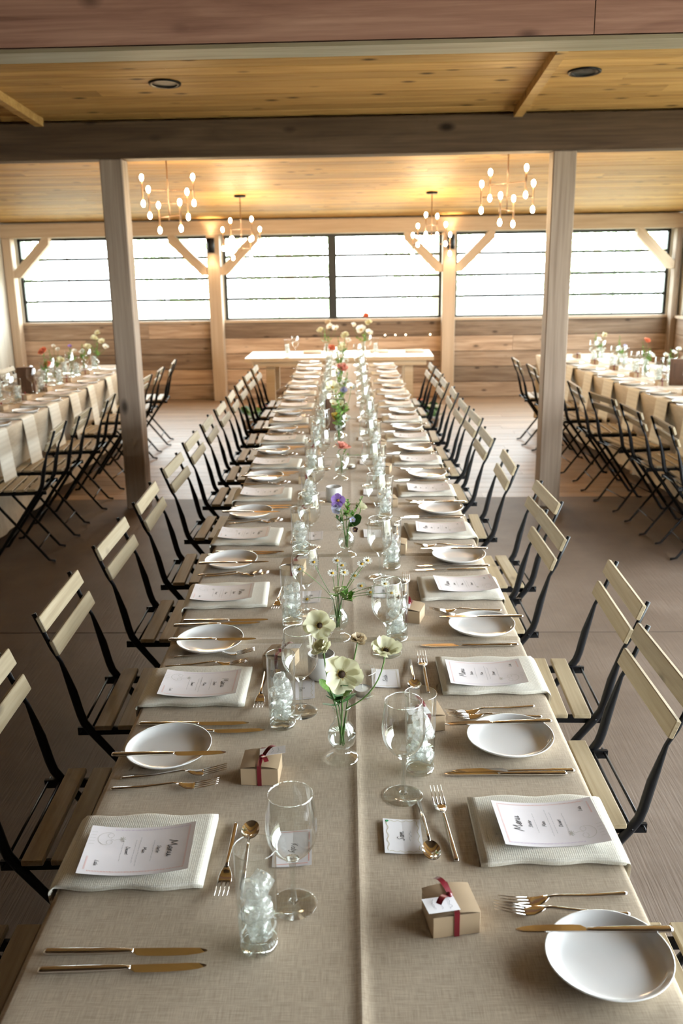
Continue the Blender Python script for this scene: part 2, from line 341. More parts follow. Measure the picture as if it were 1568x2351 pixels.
# ---- beams and posts
def timber(name, label, cat, a, b_, mt, group=None, bev=0.006):
    c = [(p + q) / 2 for p, q in zip(a, b_)]; d = [abs(q - p) for p, q in zip(a, b_)]
    o = MB().box((0, 0, 0), d).obj(name, mt, None, False, bevel=bev, loc=c); return tag(o, label, cat, group)
timber('timber_beam', 'dark knotty timber beam crossing the room on the two free-standing posts', 'beam', (XL, 6.22, 2.37), (XR, 6.39, ceil_z(6.3) - 0.01), 'beam')
bm1 = thing('timber_beam', 'reddish boarded beam across the very top of the view, nearest the camera', 'beam', (0, 3.06, 2.36))
MB().span((XL, 0.02, 0.0), (XR, 0.15, ceil_z(3.2) - 2.36 - 0.01)).obj('core', 'beam', bm1, False)
MB().span((XL, 0, 0.004), (0.845, 0.02, 0.44)).obj('fascia_board', 'fascia', bm1, False)
MB().span((0.848, 0, 0.004), (XR, 0.02, 0.44)).obj('fascia_board', 'fascia', bm1, False)
MB().span((XL, 0.0, -0.012), (XR, 0.15, 0.0)).obj('soffit_strip', 'chair_wood', bm1, False)
timber('timber_post', 'dark brown square timber post standing left of the central table', 'post', (-1.606, 6.23, 0), (-1.456, 6.38, 2.37), 'post')
timber('timber_post', 'grey weathered square timber post standing right of the central table', 'post', (1.345, 6.23, 0), (1.495, 6.38, 2.37), 'post')
# ---- back wall
wb = root('wall_back')
PX = [-1.76, 1.13]                                   # back wall posts
BAYS = [(-4.26, -1.845), (-1.675, 1.055), (1.215, 3.855)]
SILL, HEAD = 1.0, 2.03
board('wall_core', wb, 'beam', (XL - 0.1, YB + 0.03, -0.1), (XR + 0.1, YB + 0.13, SILL - 0.03))
board('wall_core', wb, 'cream_board', (XL - 0.1, YB + 0.03, HEAD + 0.0), (XR + 0.1, YB + 0.13, 2.5))
for a, b_ in ((XL - 0.1, BAYS[0][0]), (BAYS[0][1], BAYS[1][0]), (BAYS[1][1], BAYS[2][0]), (BAYS[2][1], XR + 0.1)):
    board('wall_core', wb, 'cream_board', (a, YB + 0.03, SILL - 0.03), (b_, YB + 0.13, HEAD))
for a, b_ in BAYS:
    zs = [0.0, 0.19, 0.385, 0.58, 0.775, 0.965]
    for i in range(5):
        cuts = [a - 0.08] + ([rnd(a + 0.6, b_ - 0.6)] if random.random() < 0.75 else []) + [b_ + 0.08]
        for p, q in zip(cuts[:-1], cuts[1:]):
            board('barn_board', wb, 'barn', (p + 0.001, YB - rnd(0.0, 0.008), zs[i] + 0.004), (q - 0.002, YB + 0.028, zs[i + 1] - 0.004))
    board('sill_cap', wb, 'pale_timber_x', (a - 0.08, YB - 0.035, 0.967), (b_ + 0.08, YB + 0.13, SILL))
for i, x in enumerate(PX):
    timber('wall_post', ['pale timber post on the back wall, left of the head table', 'pale timber post on the back wall, right of the head table'][i], 'post', (x - 0.08, 11.42, 0), (x + 0.08, 11.56, HEAD + 0.0), 'pale_timber')
timber('wall_post', 'corner timber post where the back wall meets the left wall', 'post', (-4.37, 11.42, 0), (-4.26, 11.56, HEAD), 'pale_timber')
timber('wall_post', 'corner timber post where the back wall meets the right wall', 'post', (3.855, 11.42, 0), (3.925, 11.56, HEAD), 'post')
timber('plate_beam', 'pale timber beam running along the top of the back wall', 'beam', (XL, 11.42, HEAD + 0.002), (XR, 11.58, 2.2), 'pale_timber_x')
def brace(x0, z0, x1, z1, label):
    d = Vector((x1 - x0, 0, z1 - z0)); ln = d.length; ang = math.atan2(d.z, d.x)
    o = thing('knee_brace', label, 'brace', (x0, 11.49, z0)); o.rotation_euler = (0, -ang, 0)
    w = 0.055
    # cut ends flush: parallelogram in local x/z
    sh = w  # 45 degree mitre
    mb = MB(); y0, y1 = -0.055, 0.055
    if x1 > x0: pr = [(sh, -w), (ln + sh, -w), (ln - sh, w), (-sh, w)]; pr = [(-sh + 0.0, w), (sh, -w), (ln - sh, -w), (ln + sh, w)] if False else [(sh, -w), (ln - sh, -w), (ln + sh, w), (-sh, w)]
    else: pr = [(-sh, -w), (ln + sh, -w), (ln - sh, w), (sh, w)]
    vs = [(p[0], yy, p[1]) for yy in (y0, y1) for p in pr]
    mb.add(vs, [(0, 1, 2, 3), (7, 6, 5, 4), (0, 4, 5, 1), (1, 5, 6, 2), (2, 6, 7, 3), (3, 7, 4, 0)])
    mb.obj('timber', 'pale_timber_x', o, False)
brace(-1.840, 1.56, -2.310, 2.03, 'pale diagonal brace rising left from the left wall post')
brace(-1.680, 1.56, -1.210, 2.03, 'pale diagonal brace rising right from the left wall post')
brace(1.050, 1.56, 0.580, 2.03, 'pale diagonal brace rising left from the right wall post')
brace(1.210, 1.56, 1.680, 2.03, 'pale diagonal brace rising right from the right wall post')
brace(-4.260, 1.56, -3.790, 2.03, 'pale diagonal brace in the left corner of the back wall')
brace(3.855, 1.56, 3.385, 2.03, 'pale diagonal brace in the right corner of the back wall')
def window(idx, a, b_, ypl, axis='x'):
    w = root('window_%d' % idx)
    fw = 0.035; zt = HEAD; zb = SILL
    def bx(nm, mt, p, q, z0, z1, t0, t1):
        if axis == 'x': return MB().span((p, ypl + t0, z0), (q, ypl + t1, z1)).obj(nm, mt, w, False)
        return MB().span((ypl + t0, p, z0), (ypl + t1, q, z1)).obj(nm, mt, w, False)
    bx('frame', 'black_frame', a, a + fw, zb, zt, 0, 0.05); bx('frame', 'black_frame', b_ - fw, b_, zb, zt, 0, 0.05)
    bx('frame', 'black_frame', a, b_, zb, zb + fw * 0.7, 0, 0.05); bx('frame', 'black_frame', a, b_, zt - fw, zt, 0, 0.05)
    mid = (a + b_) / 2
    bx('mullion', 'black_frame', mid - 0.05, mid + 0.05, zb, zt, -0.01, 0.055)
    hz = [zb + (zt - zb) * k / 4 for k in range(1, 4)]
    for h in hz: bx('glazing_bar', 'black_frame', a + fw, b_ - fw, h - 0.016, h + 0.016, 0.005, 0.045)
    for q in (0.25, 0.75): bx('thin_bar', 'black_frame', a + (b_ - a) * q - 0.006, a + (b_ - a) * q + 0.006, zb, zt, 0.015, 0.035)
    zz = [zb] + hz + [zt]
    for k in range(4):
        for p, q in ((a + fw, mid - 0.05), (mid + 0.05, b_ - fw)):
            bx('pane', 'window_glass', p, q, zz[k] + 0.008, zz[k + 1] - 0.008, 0.024, 0.0245)
for i, (a, b_) in enumerate(BAYS): window(i + 1, a, b_, YB + 0.05)
# ---- right wall with a run of windows, left wall boarded, front wall behind the camera with an open doorway
wr = root('wall_right'); RB = [(6.1, 8.6), (8.8, 11.3)]; DY0, DY1, DH = -1.2, 4.9, 2.4
for a, b_ in ((DY1, 6.1), (8.6, 8.8), (11.3, YB + 0.13)): board('wall_core', wr, 'cream_board', (XR + 0.03, a, SILL), (XR + 0.1, b_, HEAD))
board('wall_core', wr, 'cream_board', (XR + 0.03, YF, DH), (XR + 0.1, DY1, 3.6)); board('wall_core', wr, 'cream_board', (XR + 0.031, DY1, HEAD), (XR + 0.1, YB + 0.13, 3.6))
board('wall_core', wr, 'cream_board', (XR + 0.03, DY1, -0.1), (XR + 0.1, YB + 0.13, SILL - 0.03)); board('wall_core', wr, 'cream_board', (XR + 0.03, YF, -0.1), (XR + 0.1, DY0, DH))
for (a, b_) in [(DY1 + .1, 6.0), (6.0, 8.7), (8.7, YB)]:
    for i in range(5): board('barn_board', wr, 'barn_y', (XR - rnd(0, .008), a + .001, 0.194 * i + 0.002), (XR + 0.03, b_ - .001, 0.194 * i + 0.191))
    board('sill_cap', wr, 'pale_timber', (XR - 0.03, a, 0.97), (XR + 0.1, b_, SILL))
for i in range(11): board('barn_board', wr, 'barn_y', (XR - rnd(0, .008), YF, 0.194 * i + 0.002), (XR + 0.03, DY0 - .1, min(DH, 0.194 * i + 0.191)))
for i, (a, b_) in enumerate(RB): window(i + 4, a, b_, XR + 0.03, 'y')
dr = root('door_1')
MB().span((XR - .02, DY0 - .1, 0), (XR + .1, DY0, DH)).obj('door_jamb', 'pale_timber', dr, False); MB().span((XR - .02, DY1, 0), (XR + .1, DY1 + .1, DH)).obj('door_jamb', 'pale_timber', dr, False); MB().span((XR - .02, DY0 - .1, DH), (XR + .1, DY1 + .1, DH + .12)).obj('door_head', 'pale_timber', dr, False)
for k in range(10): MB().span((XR + .14, DY1 + .15 + .2 * k, .02), (XR + .17, DY1 + .348 + .2 * k, .92)).obj('door_board', 'barn_v', dr, False)
brace_r = MB()
wl = root('wall_left'); board('wall_core', wl, 'cream_board', (XL - 0.1, YF, -0.1), (XL - 0.02, YB + 0.13, 3.6))
y = YB
while y > YF:
    board('wall_board', wl, 'cream_board' if y > 9.9 else 'barn_v', (XL - 0.02, max(y - 0.2, YF) + 0.002, 0), (XL, y - 0.002, ceil_z(y))); y -= 0.2
wf = root('wall_front')
board('wall_core', wf, 'barn_v', (XL - 0.1, YF - 0.1, -0.1), (XR + 0.1, YF, 3.6))
# ---- outside
gd = MB(); gd.grid(lambda u, v: (-45 + 90 * u, -40 + 90 * v, -0.35), 6, 6)
g = struct(gd.obj('ground_outside', 'grass', None, False))
def tree(i, x, y, h, label):
    t = thing('tree', label, 'tree', (x, y, -0.35), 0, 'trees outside the back windows')
    MB().tube([(0, 0, 0), (0.1, 0, h * 0.35), (0, 0.1, h * 0.75)], [0.2, 0.15, 0.06], 8).obj('trunk', 'pale_timber', t)
    mb = MB()
    for k in range(700):
        v = Vector((random.gauss(0, 1), random.gauss(0, 1), random.gauss(0, 1))).normalized() * rnd(0.55, 1.0)
        p = Vector((v.x * h * 0.36, v.y * h * 0.36, h * 0.5 + v.z * h * 0.47)); s = rnd(0.14, 0.3)
        R = Euler((rnd(0, 6), rnd(0, 6), rnd(0, 6))).to_matrix()
        mb.add([p + R @ Vector(q) * s for q in ((-.5, 0, 0), (0, -.35, .1), (.6, 0, 0), (0, .35, .1))], [(0, 1, 2, 3)])
    cr = mb.obj('crown', 'foliage', t, False); cr['kind'] = 'stuff'
TL = ['leafy tree behind the left window, nearer the corner', 'leafy tree behind the left window, nearer the wall post', 'leafy tree behind the middle window, left half', 'leafy tree behind the middle window, right half', 'leafy tree behind the right window, nearer the wall post', 'leafy tree behind the right window, nearer the corner']
for i, (x, y, h) in enumerate([(-9.8, 24, 4.4), (-5.6, 29, 4.6), (-2.0, 24, 4.0), (2.2, 29, 4.6), (5.9, 24, 4.2), (10.2, 29, 4.6)]): tree(i, x, y, h, TL[i])

# ================================================================== CEILING LIGHTS, CHANDELIERS, SCONCES
def can_light(x, y, label):
    t = thing('recessed_light', label, 'ceiling light', (x, y, ceil_z(y) - 0.001)); t.rotation_euler = (sl, 0, 0)
    MB().lathe([(0.062, 0.0), (0.09, 0.0), (0.088, -0.008), (0.062, -0.006), (0.062, 0.0)], 28).obj('trim_ring', 'black_steel', t)
    MB().lathe([(0.062, -0.004), (0.05, 0.0), (0.03, -0.0005)], 24, cap1=True).obj('lamp_face', 'black_frame', t)
can_light(-0.972, 5.42, 'round black recessed ceiling light, left one between the two beams'); can_light(1.327, 5.37, 'round black recessed ceiling light, right one between the two beams')
bulb_me = MB().lathe([(0.005, -0.024), (0.010, -0.016), (0.0138, -0.003), (0.0142, 0.006), (0.011, 0.017), (0.004, 0.024)], 8, cap0=True, cap1=True).mesh('bulb', 'bulb')
sock_me = MB().lathe([(0.009, -0.02), (0.009, 0.02)], 8, cap0=True, cap1=True).mesh('socket', 'brass')
def chandelier(x, y, zc, label, angs):
    zt = ceil_z(y); t = thing('chandelier', label, 'chandelier', (x, y, zt - 0.001), 0, 'branching bulb chandeliers')
    MB().lathe([(0.058, 0), (0.06, -0.012), (0.05, -0.02), (0.012, -0.024)], 20, cap0=True, cap1=True).obj('canopy', 'black_steel', t)
    zb = zc - zt - 0.12
    MB().tube([(0, 0, -0.02), (0, 0, zb)], 0.005, 6).obj('rod', 'brass', t)
    for k in range(3):
        zz = zc - zt + 0.094 - 0.094 * k; ang = angs[k]; rr = 0.19
        dx, dy = rr * math.cos(ang), rr * math.sin(ang)
        MB().tube([(-dx, -dy, zz), (dx, dy, zz)], 0.004, 6).obj('arm', 'brass', t)
        for s in (-1, 1):
            c = (s * dx, s * dy, zz)
            arm = MB().tube([(c[0], c[1], zz - 0.07), (c[0], c[1], zz + 0.07)], 0.0065, 6).obj('candle_tube', 'brass', t)
            place('bulb', bulb_me, arm, (c[0], c[1], zz + 0.092)); place('bulb', bulb_me, arm, (c[0], c[1], zz - 0.092), (PI, 0, 0))
chandelier(-1.355, 7.13, 2.145, 'large twelve-bulb chandelier hanging beside the left timber post', (.1, .93, -.93))
chandelier(1.18, 7.08, 2.147, 'large twelve-bulb chandelier hanging beside the right timber post', (-.96, 0, 1.17))
chandelier(-1.152, 9.6, 1.94, 'farther chandelier left of the table, its black canopy on the ceiling', (-.83, 0.05, 1.2))
chandelier(0.79, 9.6, 1.95, 'farther chandelier right of the table, its black canopy on the ceiling', (1.2, -.8, 0.05))
def sconce(x, label):
    t = thing('wall_sconce', label, 'wall light', (x, 11.419, 1.91))
    MB().box((0, -0.012, 0), (0.05, 0.022, 0.09)).obj('back_plate', 'black_steel', t, False)
    MB().lathe([(0.042, -0.085), (0.044, -0.083), (0.044, 0.083), (0.042, 0.085), (0.036, 0.08), (0.036, -0.08), (0.042, -0.085)], 20, (0, -0.065, 0)).obj('cylinder_shade', 'black_steel', t)
    for s in (-1, 1):
        MB().lathe([(0.034, 0), (0.002, 0)], 14, (0, -0.065, s * 0.06)).obj('lens', 'sconce_lens', t)
        l = bpy.data.lights.new('sconce_light', 'SPOT'); l.energy = 9; l.color = (1, 0.72, 0.42); l.spot_size = 1.5; l.spot_blend = 0.7; l.shadow_soft_size = 0.03
        lo = bpy.data.objects.new('sconce_light', l); COL.objects.link(lo); lo.parent = t; lo.location = (0, -0.065, s * 0.088); lo.rotation_euler = (0 if s < 0 else PI, 0, 0)
sconce(-1.77, 'black cylinder wall light on the left back-wall post'); sconce(1.14, 'black cylinder wall light on the right back-wall post')

# the building stands very slightly askew to the tables
RM = Matrix.Translation((0, PIV, 0)) @ Matrix.Rotation(YAW, 4, 'Z') @ Matrix.Translation((0, -PIV, 0))
for o in list(COL.objects):
    if o.parent is None and o is not cam:
        o.location = RM @ o.location; o.rotation_euler.z += YAW

# ================================================================== CHAIR
def make_chair():
    t = thing('folding_chair', 'x', 'chair', (0, 0, 0), 0, 'slatted folding bistro chairs')
    V0 = -0.28                                           # local y of the top of the back; chair faces +y
    pr = [(0, .795), (.04, .69), (.06, .652), (.085, .56), (.1, .488), (.108, .462), (.124, .437), (.193, .345), (.43, .012)]
    rad = [.007, .007, .006, .0125, .0125, .0125, .0125, .011, .0095]
    for s in (-1, 1):
        MB().tube([(s * .172, V0 + v, z) for v, z in pr] + [(s * .172, V0 + .462, .008)], rad + [.008], 8, 0.62).obj('leg', 'black_steel', t)
        MB().tube([(s * .15, V0 + .425, .425), (s * .15, V0 + .11, .014), (s * .15, V0 + .075, .008)], [.0085, .0085, .008], 6).obj('leg', 'black_steel', t)
        MB().span((s * .157, V0 + .085, .420), (s * .166, V0 + .46, .443)).obj('seat_rail', 'black_steel', t, False)
    R = Matrix.Rotation(0.355, 3, 'X')
    for v, z in ((.0125, .771), (.0415, .701)):
        MB().box((0, 0, 0), (.39, .013, .046), R).obj('back_slat', 'chair_wood', t, False, bevel=.002, loc=(0, V0 + v + .012, z))
    sm = MB().box((0, 0, 0), (.375, .048, .014)).mesh('seat_slat', 'chair_wood', False, .002)
    for k in range(5): place('seat_slat', sm, t, (0, V0 + .163 + .065 * k, .452))
    for v in (.094, .124): MB().tube([(-.18, V0 + v, .437), (.18, V0 + v, .437)], .0035, 6).obj('rod', 'black_steel', t)
    MB().tube([(-.17, V0 + .35, .125), (.17, V0 + .35, .125)], .0045, 6).obj('crossbar', 'black_steel', t)
    MB().tube([(-.15, V0 + .165, .09), (.15, V0 + .165, .09)], .0045, 6).obj('crossbar', 'black_steel', t)
    return t
chair0 = make_chair(); chair_used = [False]
def chair(x, y, rz, label, grp):
    if not chair_used[0]:
        chair_used[0] = True; KIDS[chair0.name] = list(chair0.children)
        chair0.location = (x, y, 0); chair0.rotation_euler = (0, 0, rz); chair0['label'] = label; chair0['group'] = grp; return chair0
    return dup(chair0, (x, y, 0), rz, label, grp)
# centre table rows: (y, x of the back top, extra turn)
CL = [(1.30, .87, 0), (1.87, .87, .02), (2.46, .868, .02), (3.06, .868, 0), (3.63, .865, .02), (4.24, .87, -.02), (4.85, .88, 0), (5.41, .877, .02), (5.96, .872, 0), (6.52, .87, .03), (7.1, .875, 0), (7.66, .87, -.02), (8.2, .86, 0)]
for i, (y, xb, e) in enumerate(CL):
    chair(-xb + .28, y, -PI / 2 + e, 'slatted folding bistro chair, %s from the front, left side of central table' % ORD[i], 'chairs along the central table')
CR = [(1.29, .80, 0), (1.98, .765, .0), (2.50, .825, -.04), (3.10, .745, .0), (3.55, .825, .02), (4.22, .785, -.03), (4.86, .775, 0), (5.48, .80, .02), (5.95, .785, 0), (6.55, .79, -.03), (7.1, .78, 0), (7.66, .79, .02), (8.2, .78, 0)]
for i, (y, xb, e) in enumerate(CR):
    chair(xb - .28, y, PI / 2 + e, 'slatted folding bistro chair, %s from the front, right side of central table' % ORD[i], 'chairs along the central table')
SY = [5.22, 5.74, 6.38, 7.0, 7.56, 8.12, 8.72]
for i, y in enumerate(SY):
    e = (.1, .06, .1, -.05, .0, .06, .1)[i]
    chair(-1.70 + .01 * (y - 5) - .28, y, PI / 2 + e, 'slatted folding bistro chair, %s from the front on the aisle side of the left-hand table' % ORD[i], 'chairs along the left-hand table')
SYR = [5.12, 5.62, 6.2, 6.75, 7.35, 7.95, 8.5]
for i, y in enumerate(SYR):
    e = (-.1, -.05, .12, -.1, 0, -.08, -.1)[i]
    chair(1.80 - .068 * (y - 5) + .28, y, -PI / 2 + .065 + e, 'slatted folding bistro chair, %s from the front on the aisle side of the right-hand table' % ORD[i], 'chairs along the right-hand table')
for i, y in enumerate((7.2, 7.8, 8.4)):
    chair(-3.2 + .28, y, -PI / 2, 'slatted folding bistro chair, %s from the front on the wall side of the left-hand table' % ORD[i], 'chairs along the left-hand table')
    chair(3.2 - .07 * (y - 8.4) - .28, y, PI / 2 + .07, 'slatted folding bistro chair, %s from the front on the wall side of the right-hand table' % ORD[i], 'chairs along the right-hand table')

# ================================================================== TABLES AND CLOTHS
TZ = 0.75
def folding_table(x, y, ln, wd, rz, label):
    t = thing('trestle_table', label, 'table', (x, y, 0), rz, 'long tables under linen cloths')
    MB().box((0, 0, .728), (wd, ln, .03)).obj('tabletop', 'table_wood', t, False)
    for sx in (-1, 1):
        for sy in (-1, 1): MB().box((sx * (wd / 2 - .2), sy * (ln / 2 - .12), .3565), (.05, .05, .713)).obj('leg', 'table_wood', t, False)
TXC = -0.0165; TW = 0.923
for i in range(4): folding_table(TXC, .62 + 1.0125 + 2.031 * i + .005, 2.02, .86, 0, 'central trestle table under the oatmeal cloth, %s section from the front' % ORD[i])
def cloth_mesh(w, y0, y1, drop, mt, name, seams=(), crease=None, wav=.012, inward=.06, seed=1):
    rg = random.Random(seed); ph = [rg.uniform(0, 6.28) for _ in range(6)]
    R = .012
    # profile across: list of (kind, a): top from -w/2..w/2, then round, then drop
    prof = []
    nd = 9
    for k in range(nd, 0, -1): prof.append(('d', -1, k / nd))
    for a in (75, 50, 25): prof.append(('r', -1, math.radians(a)))
    xs = [-.5 + i / 36 for i in range(37)]
    if crease is not None: xs = sorted(set(xs + [(crease + d) / w for d in (-.02, -.012, -.006, 0, .006, .012, .02)]))
    for x in xs: prof.append(('t', x, 0))
    for a in (25, 50, 75): prof.append(('r', 1, math.radians(a)))
    for k in range(1, nd + 1): prof.append(('d', 1, k / nd))
    n = max(8, int((y1 - y0) / .045)); ysn = [y0 + (y1 - y0) * j / n for j in range(n + 1)]
    for s in seams: ysn += [s + d for d in (-.025, -.012, -.006, -.002, .002, .006, .012, .03)]
    ysn = sorted(ysn); vs = []
    for y in ysn:
        dz = 0
        for s in seams: dz += .0035 * math.exp(-((y - s - .008) / .006) ** 2) - .004 * math.exp(-((y - s + .006) / .007) ** 2)
        for kind, a, b_ in prof:
            if kind == 't':
                x = a * w; z = .0 + dz + .0008 * math.sin(y * 7 + ph[0]) * math.sin(x * 9 + ph[1])
                if crease is not None: z += .0035 * math.exp(-((x - crease) / .007) ** 2) * (1 if y < 2.15 else .3)
            elif kind == 'r':
                x = a * (w / 2 - R + R * math.sin(b_) + .0); z = -R + R * math.cos(b_) + dz
                x = a * (w / 2 + R * math.sin(b_))
            else:
                t = b_; wv = wav * t * (math.sin(y * 9.0 + ph[2] + a) + .6 * math.sin(y * 17 + ph[3]) + .4 * math.sin(y * 31 + ph[4]))
                x = a * (w / 2 + R - inward * min(1, t * 1.6) + wv); z = -R - (drop - R) * t
            vs.append((x, y, z))
    m_ = len(prof); fs = [(j * m_ + i, j * m_ + i + 1, (j + 1) * m_ + i + 1, (j + 1) * m_ + i) for j in range(len(ysn) - 1) for i in range(m_ - 1)]
    mb = MB(); mb.add(vs, fs)
    # end flaps
    for yy, sg in ((y0, -1), (y1, 1)):
        mb.grid(lambda u, v: ((-.5 + u) * w * (1), yy + sg * (.012 * min(1, v * 6) + .015 * v * math.sin(u * 14 + ph[5])), -drop * v), 24, 8)
    return mb.mesh(name, mt)
cme = cloth_mesh(TW - .024, .62, 8.76, .5, 'linen', 'tablecloth', (2.185, 2.89, 3.55, 4.46, 5.6, 6.7), TXC * -1 + .008, .006, .14, 3)
ctop = place('tablecloth', cme, None, (TXC, 0, TZ)); tag(ctop, 'oatmeal linen tablecloth over the long central table', 'tablecloth')
LT = dict(x=-2.10 - .39, rz=0.0, y0=4.55, y1=8.95, w=.78)
lme = cloth_mesh(.78 - .024, -2.2, 2.2, .68, 'linen_side', 'tablecloth', (-.3, .9), None, .012, 0.09, 5)
tag(place('tablecloth', lme, None, (LT['x'], 6.75, TZ)), 'cream linen tablecloth hanging low over the left-hand table', 'tablecloth')
for i in range(2): folding_table(LT['x'], 5.66 + 2.18 * i, 2.14, .72, 0, 'trestle table under the left-hand cloth, %s section from the front' % ORD[i])
RZ = math.atan2(.151, 2.014)                               # the right-hand table stands slightly askew
RTO = Vector((2.095, 7.13)); ux = Vector((math.cos(RZ), math.sin(RZ))); uy = Vector((-math.sin(RZ), math.cos(RZ)))
RC = RTO + ux * .39
rme = cloth_mesh(.78 - .024, -2.45, 2.2, .66, 'linen_side', 'tablecloth', (-.5, .7), None, .012, 0.09, 8)
o = place('tablecloth', rme, None, (RC.x, RC.y, TZ), (0, 0, RZ)); tag(o, 'cream linen tablecloth hanging low over the right-hand table', 'tablecloth')
for i in range(2):
    p = RC + uy * (-1.27 + 2.27 * i); folding_table(p.x, p.y, 2.22, .72, RZ, 'trestle table under the right-hand cloth, %s section from the front' % ORD[i])
# head table
ht = thing('head_table', 'bare pale wooden trestle table across the far end of the room', 'table', (-.08, 9.7, 0), -.02)
for k in range(5): MB().span((-.975, -.36 + .144 * k, .712), (.975, -.36 + .144 * k + .142, .75)).obj('top_plank', 'table_wood', ht, False)
MB().span((-.9, -.33, .66), (.9, -.29, .711)).obj('apron', 'table_wood', ht, False); MB().span((-.9, .29, .66), (.9, .33, .711)).obj('apron', 'table_wood', ht, False)
for s in (-1, 1):
    for sy in (-1, 1): MB().box((s * .72, sy * .26, .355), (.09, .06, .711)).obj('leg', 'table_wood', ht, False)
    MB().span((s * .72 - .05, -.3, .05), (s * .72 + .05, .3, .11)).obj('foot_rail', 'table_wood', ht, False)
    d = Vector((-s * .5, 0, .36)); R = Matrix.Rotation(-math.atan2(.36, -s * .5), 3, 'Y')
    MB().box((s * .72 - s * .25, 0, .48), (d.length, .05, .06), R).obj('diagonal_brace', 'barn', ht, False)

# ================================================================== PLACE SETTING PROTOTYPES  (local x = guest's right, local y = towards the table centre)
STROKES = {'M': (2.5, [[(0, 0), (.3, 1.9), (.4, 2.0), (.9, .7), (1.5, 2.0), (1.65, 1.9), (1.9, .2), (2.1, 0), (2.4, .3)]]), 'e': (1., [[(0, .4), (.7, .6), (.6, 1), (.3, 1), (.1, .5), (.3, .05), (.7, .05), (1, .35)]]),
 'n': (1.25, [[(0, 1), (.1, 0), (.15, .6), (.5, 1), (.7, .8), (.8, .1), (1.2, .3)]]), 'u': (1.25, [[(0, 1), (.05, .2), (.3, 0), (.6, .3), (.75, 1), (.8, .1), (1.2, .3)]]),
 'S': (1.5, [[(1.2, 1.8), (.8, 2.1), (.3, 1.7), (.5, 1.2), (1, .7), (.8, .1), (.3, 0), (0, .3)]]), 'a': (1.15, [[(.7, .9), (.3, 1), (0, .5), (.3, 0), (.65, .4), (.75, 1), (.75, .1), (1.1, .3)]]),
 'm': (1.85, [[(0, 1), (.1, 0), (.15, .6), (.45, 1), (.6, .8), (.65, 0), (.7, .6), (1.05, 1), (1.2, .8), (1.3, .1), (1.8, .3)]]), 'B': (1.4, [[(.1, 2), (0, 0)], [(0, 2), (.8, 1.9), (.9, 1.4), (.1, 1.1), (1.1, .9), (1.1, .2), (0, 0)]]),
 'K': (1.4, [[(.1, 2), (0, 0)], [(1, 2), (.1, .9), (1.1, 0)]]), 'r': (.8, [[(0, 1), (.1, 0), (.1, .6), (.35, 1), (.7, .9)]]), 'i': (.5, [[(0, 1), (.05, .1), (.4, .2)], [(.05, 1.45), (.12, 1.5)]]),
 's': (.8, [[(.6, .9), (.3, 1), (.15, .7), (.55, .4), (.4, .02), (0, .1)]]), 't': (.7, [[(.25, 1.8), (.2, .1), (.55, .15)], [(0, 1.15), (.5, 1.2)]]), 'y': (.95, [[(0, 1), (.15, .3), (.45, .3), (.7, 1), (.5, -.4), (.2, -.8), (0, -.5)]]),
 'D': (1.5, [[(.1, 2), (0, 0)], [(-.1, 2), (.8, 1.8), (1.2, 1), (.8, .1), (0, 0)]])}
STROKES['L'] = (1.3, [[(.3, 2), (.05, .2), (.1, 0), (1.0, .1)]])
def smooth_pts(p, n=4):
    if len(p) < 3: return p
    out = []
    for i in range(len(p) - 1):
        p0, p1, p2, p3 = (Vector(p[max(i - 1, 0)]), Vector(p[i]), Vector(p[i + 1]), Vector(p[min(i + 2, len(p) - 1)]))
        for k in range(n):
            t = k / n; out.append(.5 * ((2 * p1) + (p2 - p0) * t + (2 * p0 - 5 * p1 + 4 * p2 - p3) * t * t + (3 * p1 - p0 - 3 * p2 + p3) * t ** 3))
    out.append(Vector(p[-1])); return out
def write(mb, txt, x, y, h, w, zf, slant=.25, center=True):
    tot = sum(STROKES[c][0] for c in txt) * h
    cx = x - tot / 2 if center else x
    for c in txt:
        wd, ss = STROKES[c]
        for s in ss: mb.stroke([(cx + (q[0] + slant * q[1]) * h, y + q[1] * h) for q in smooth_pts(s)], w, zf)
        cx += wd * h
MW, MH = .126, .178
def menu_z(x, y): return .0005 + .009 * (abs(y) / (MH / 2)) ** 2.0 + .0 * x
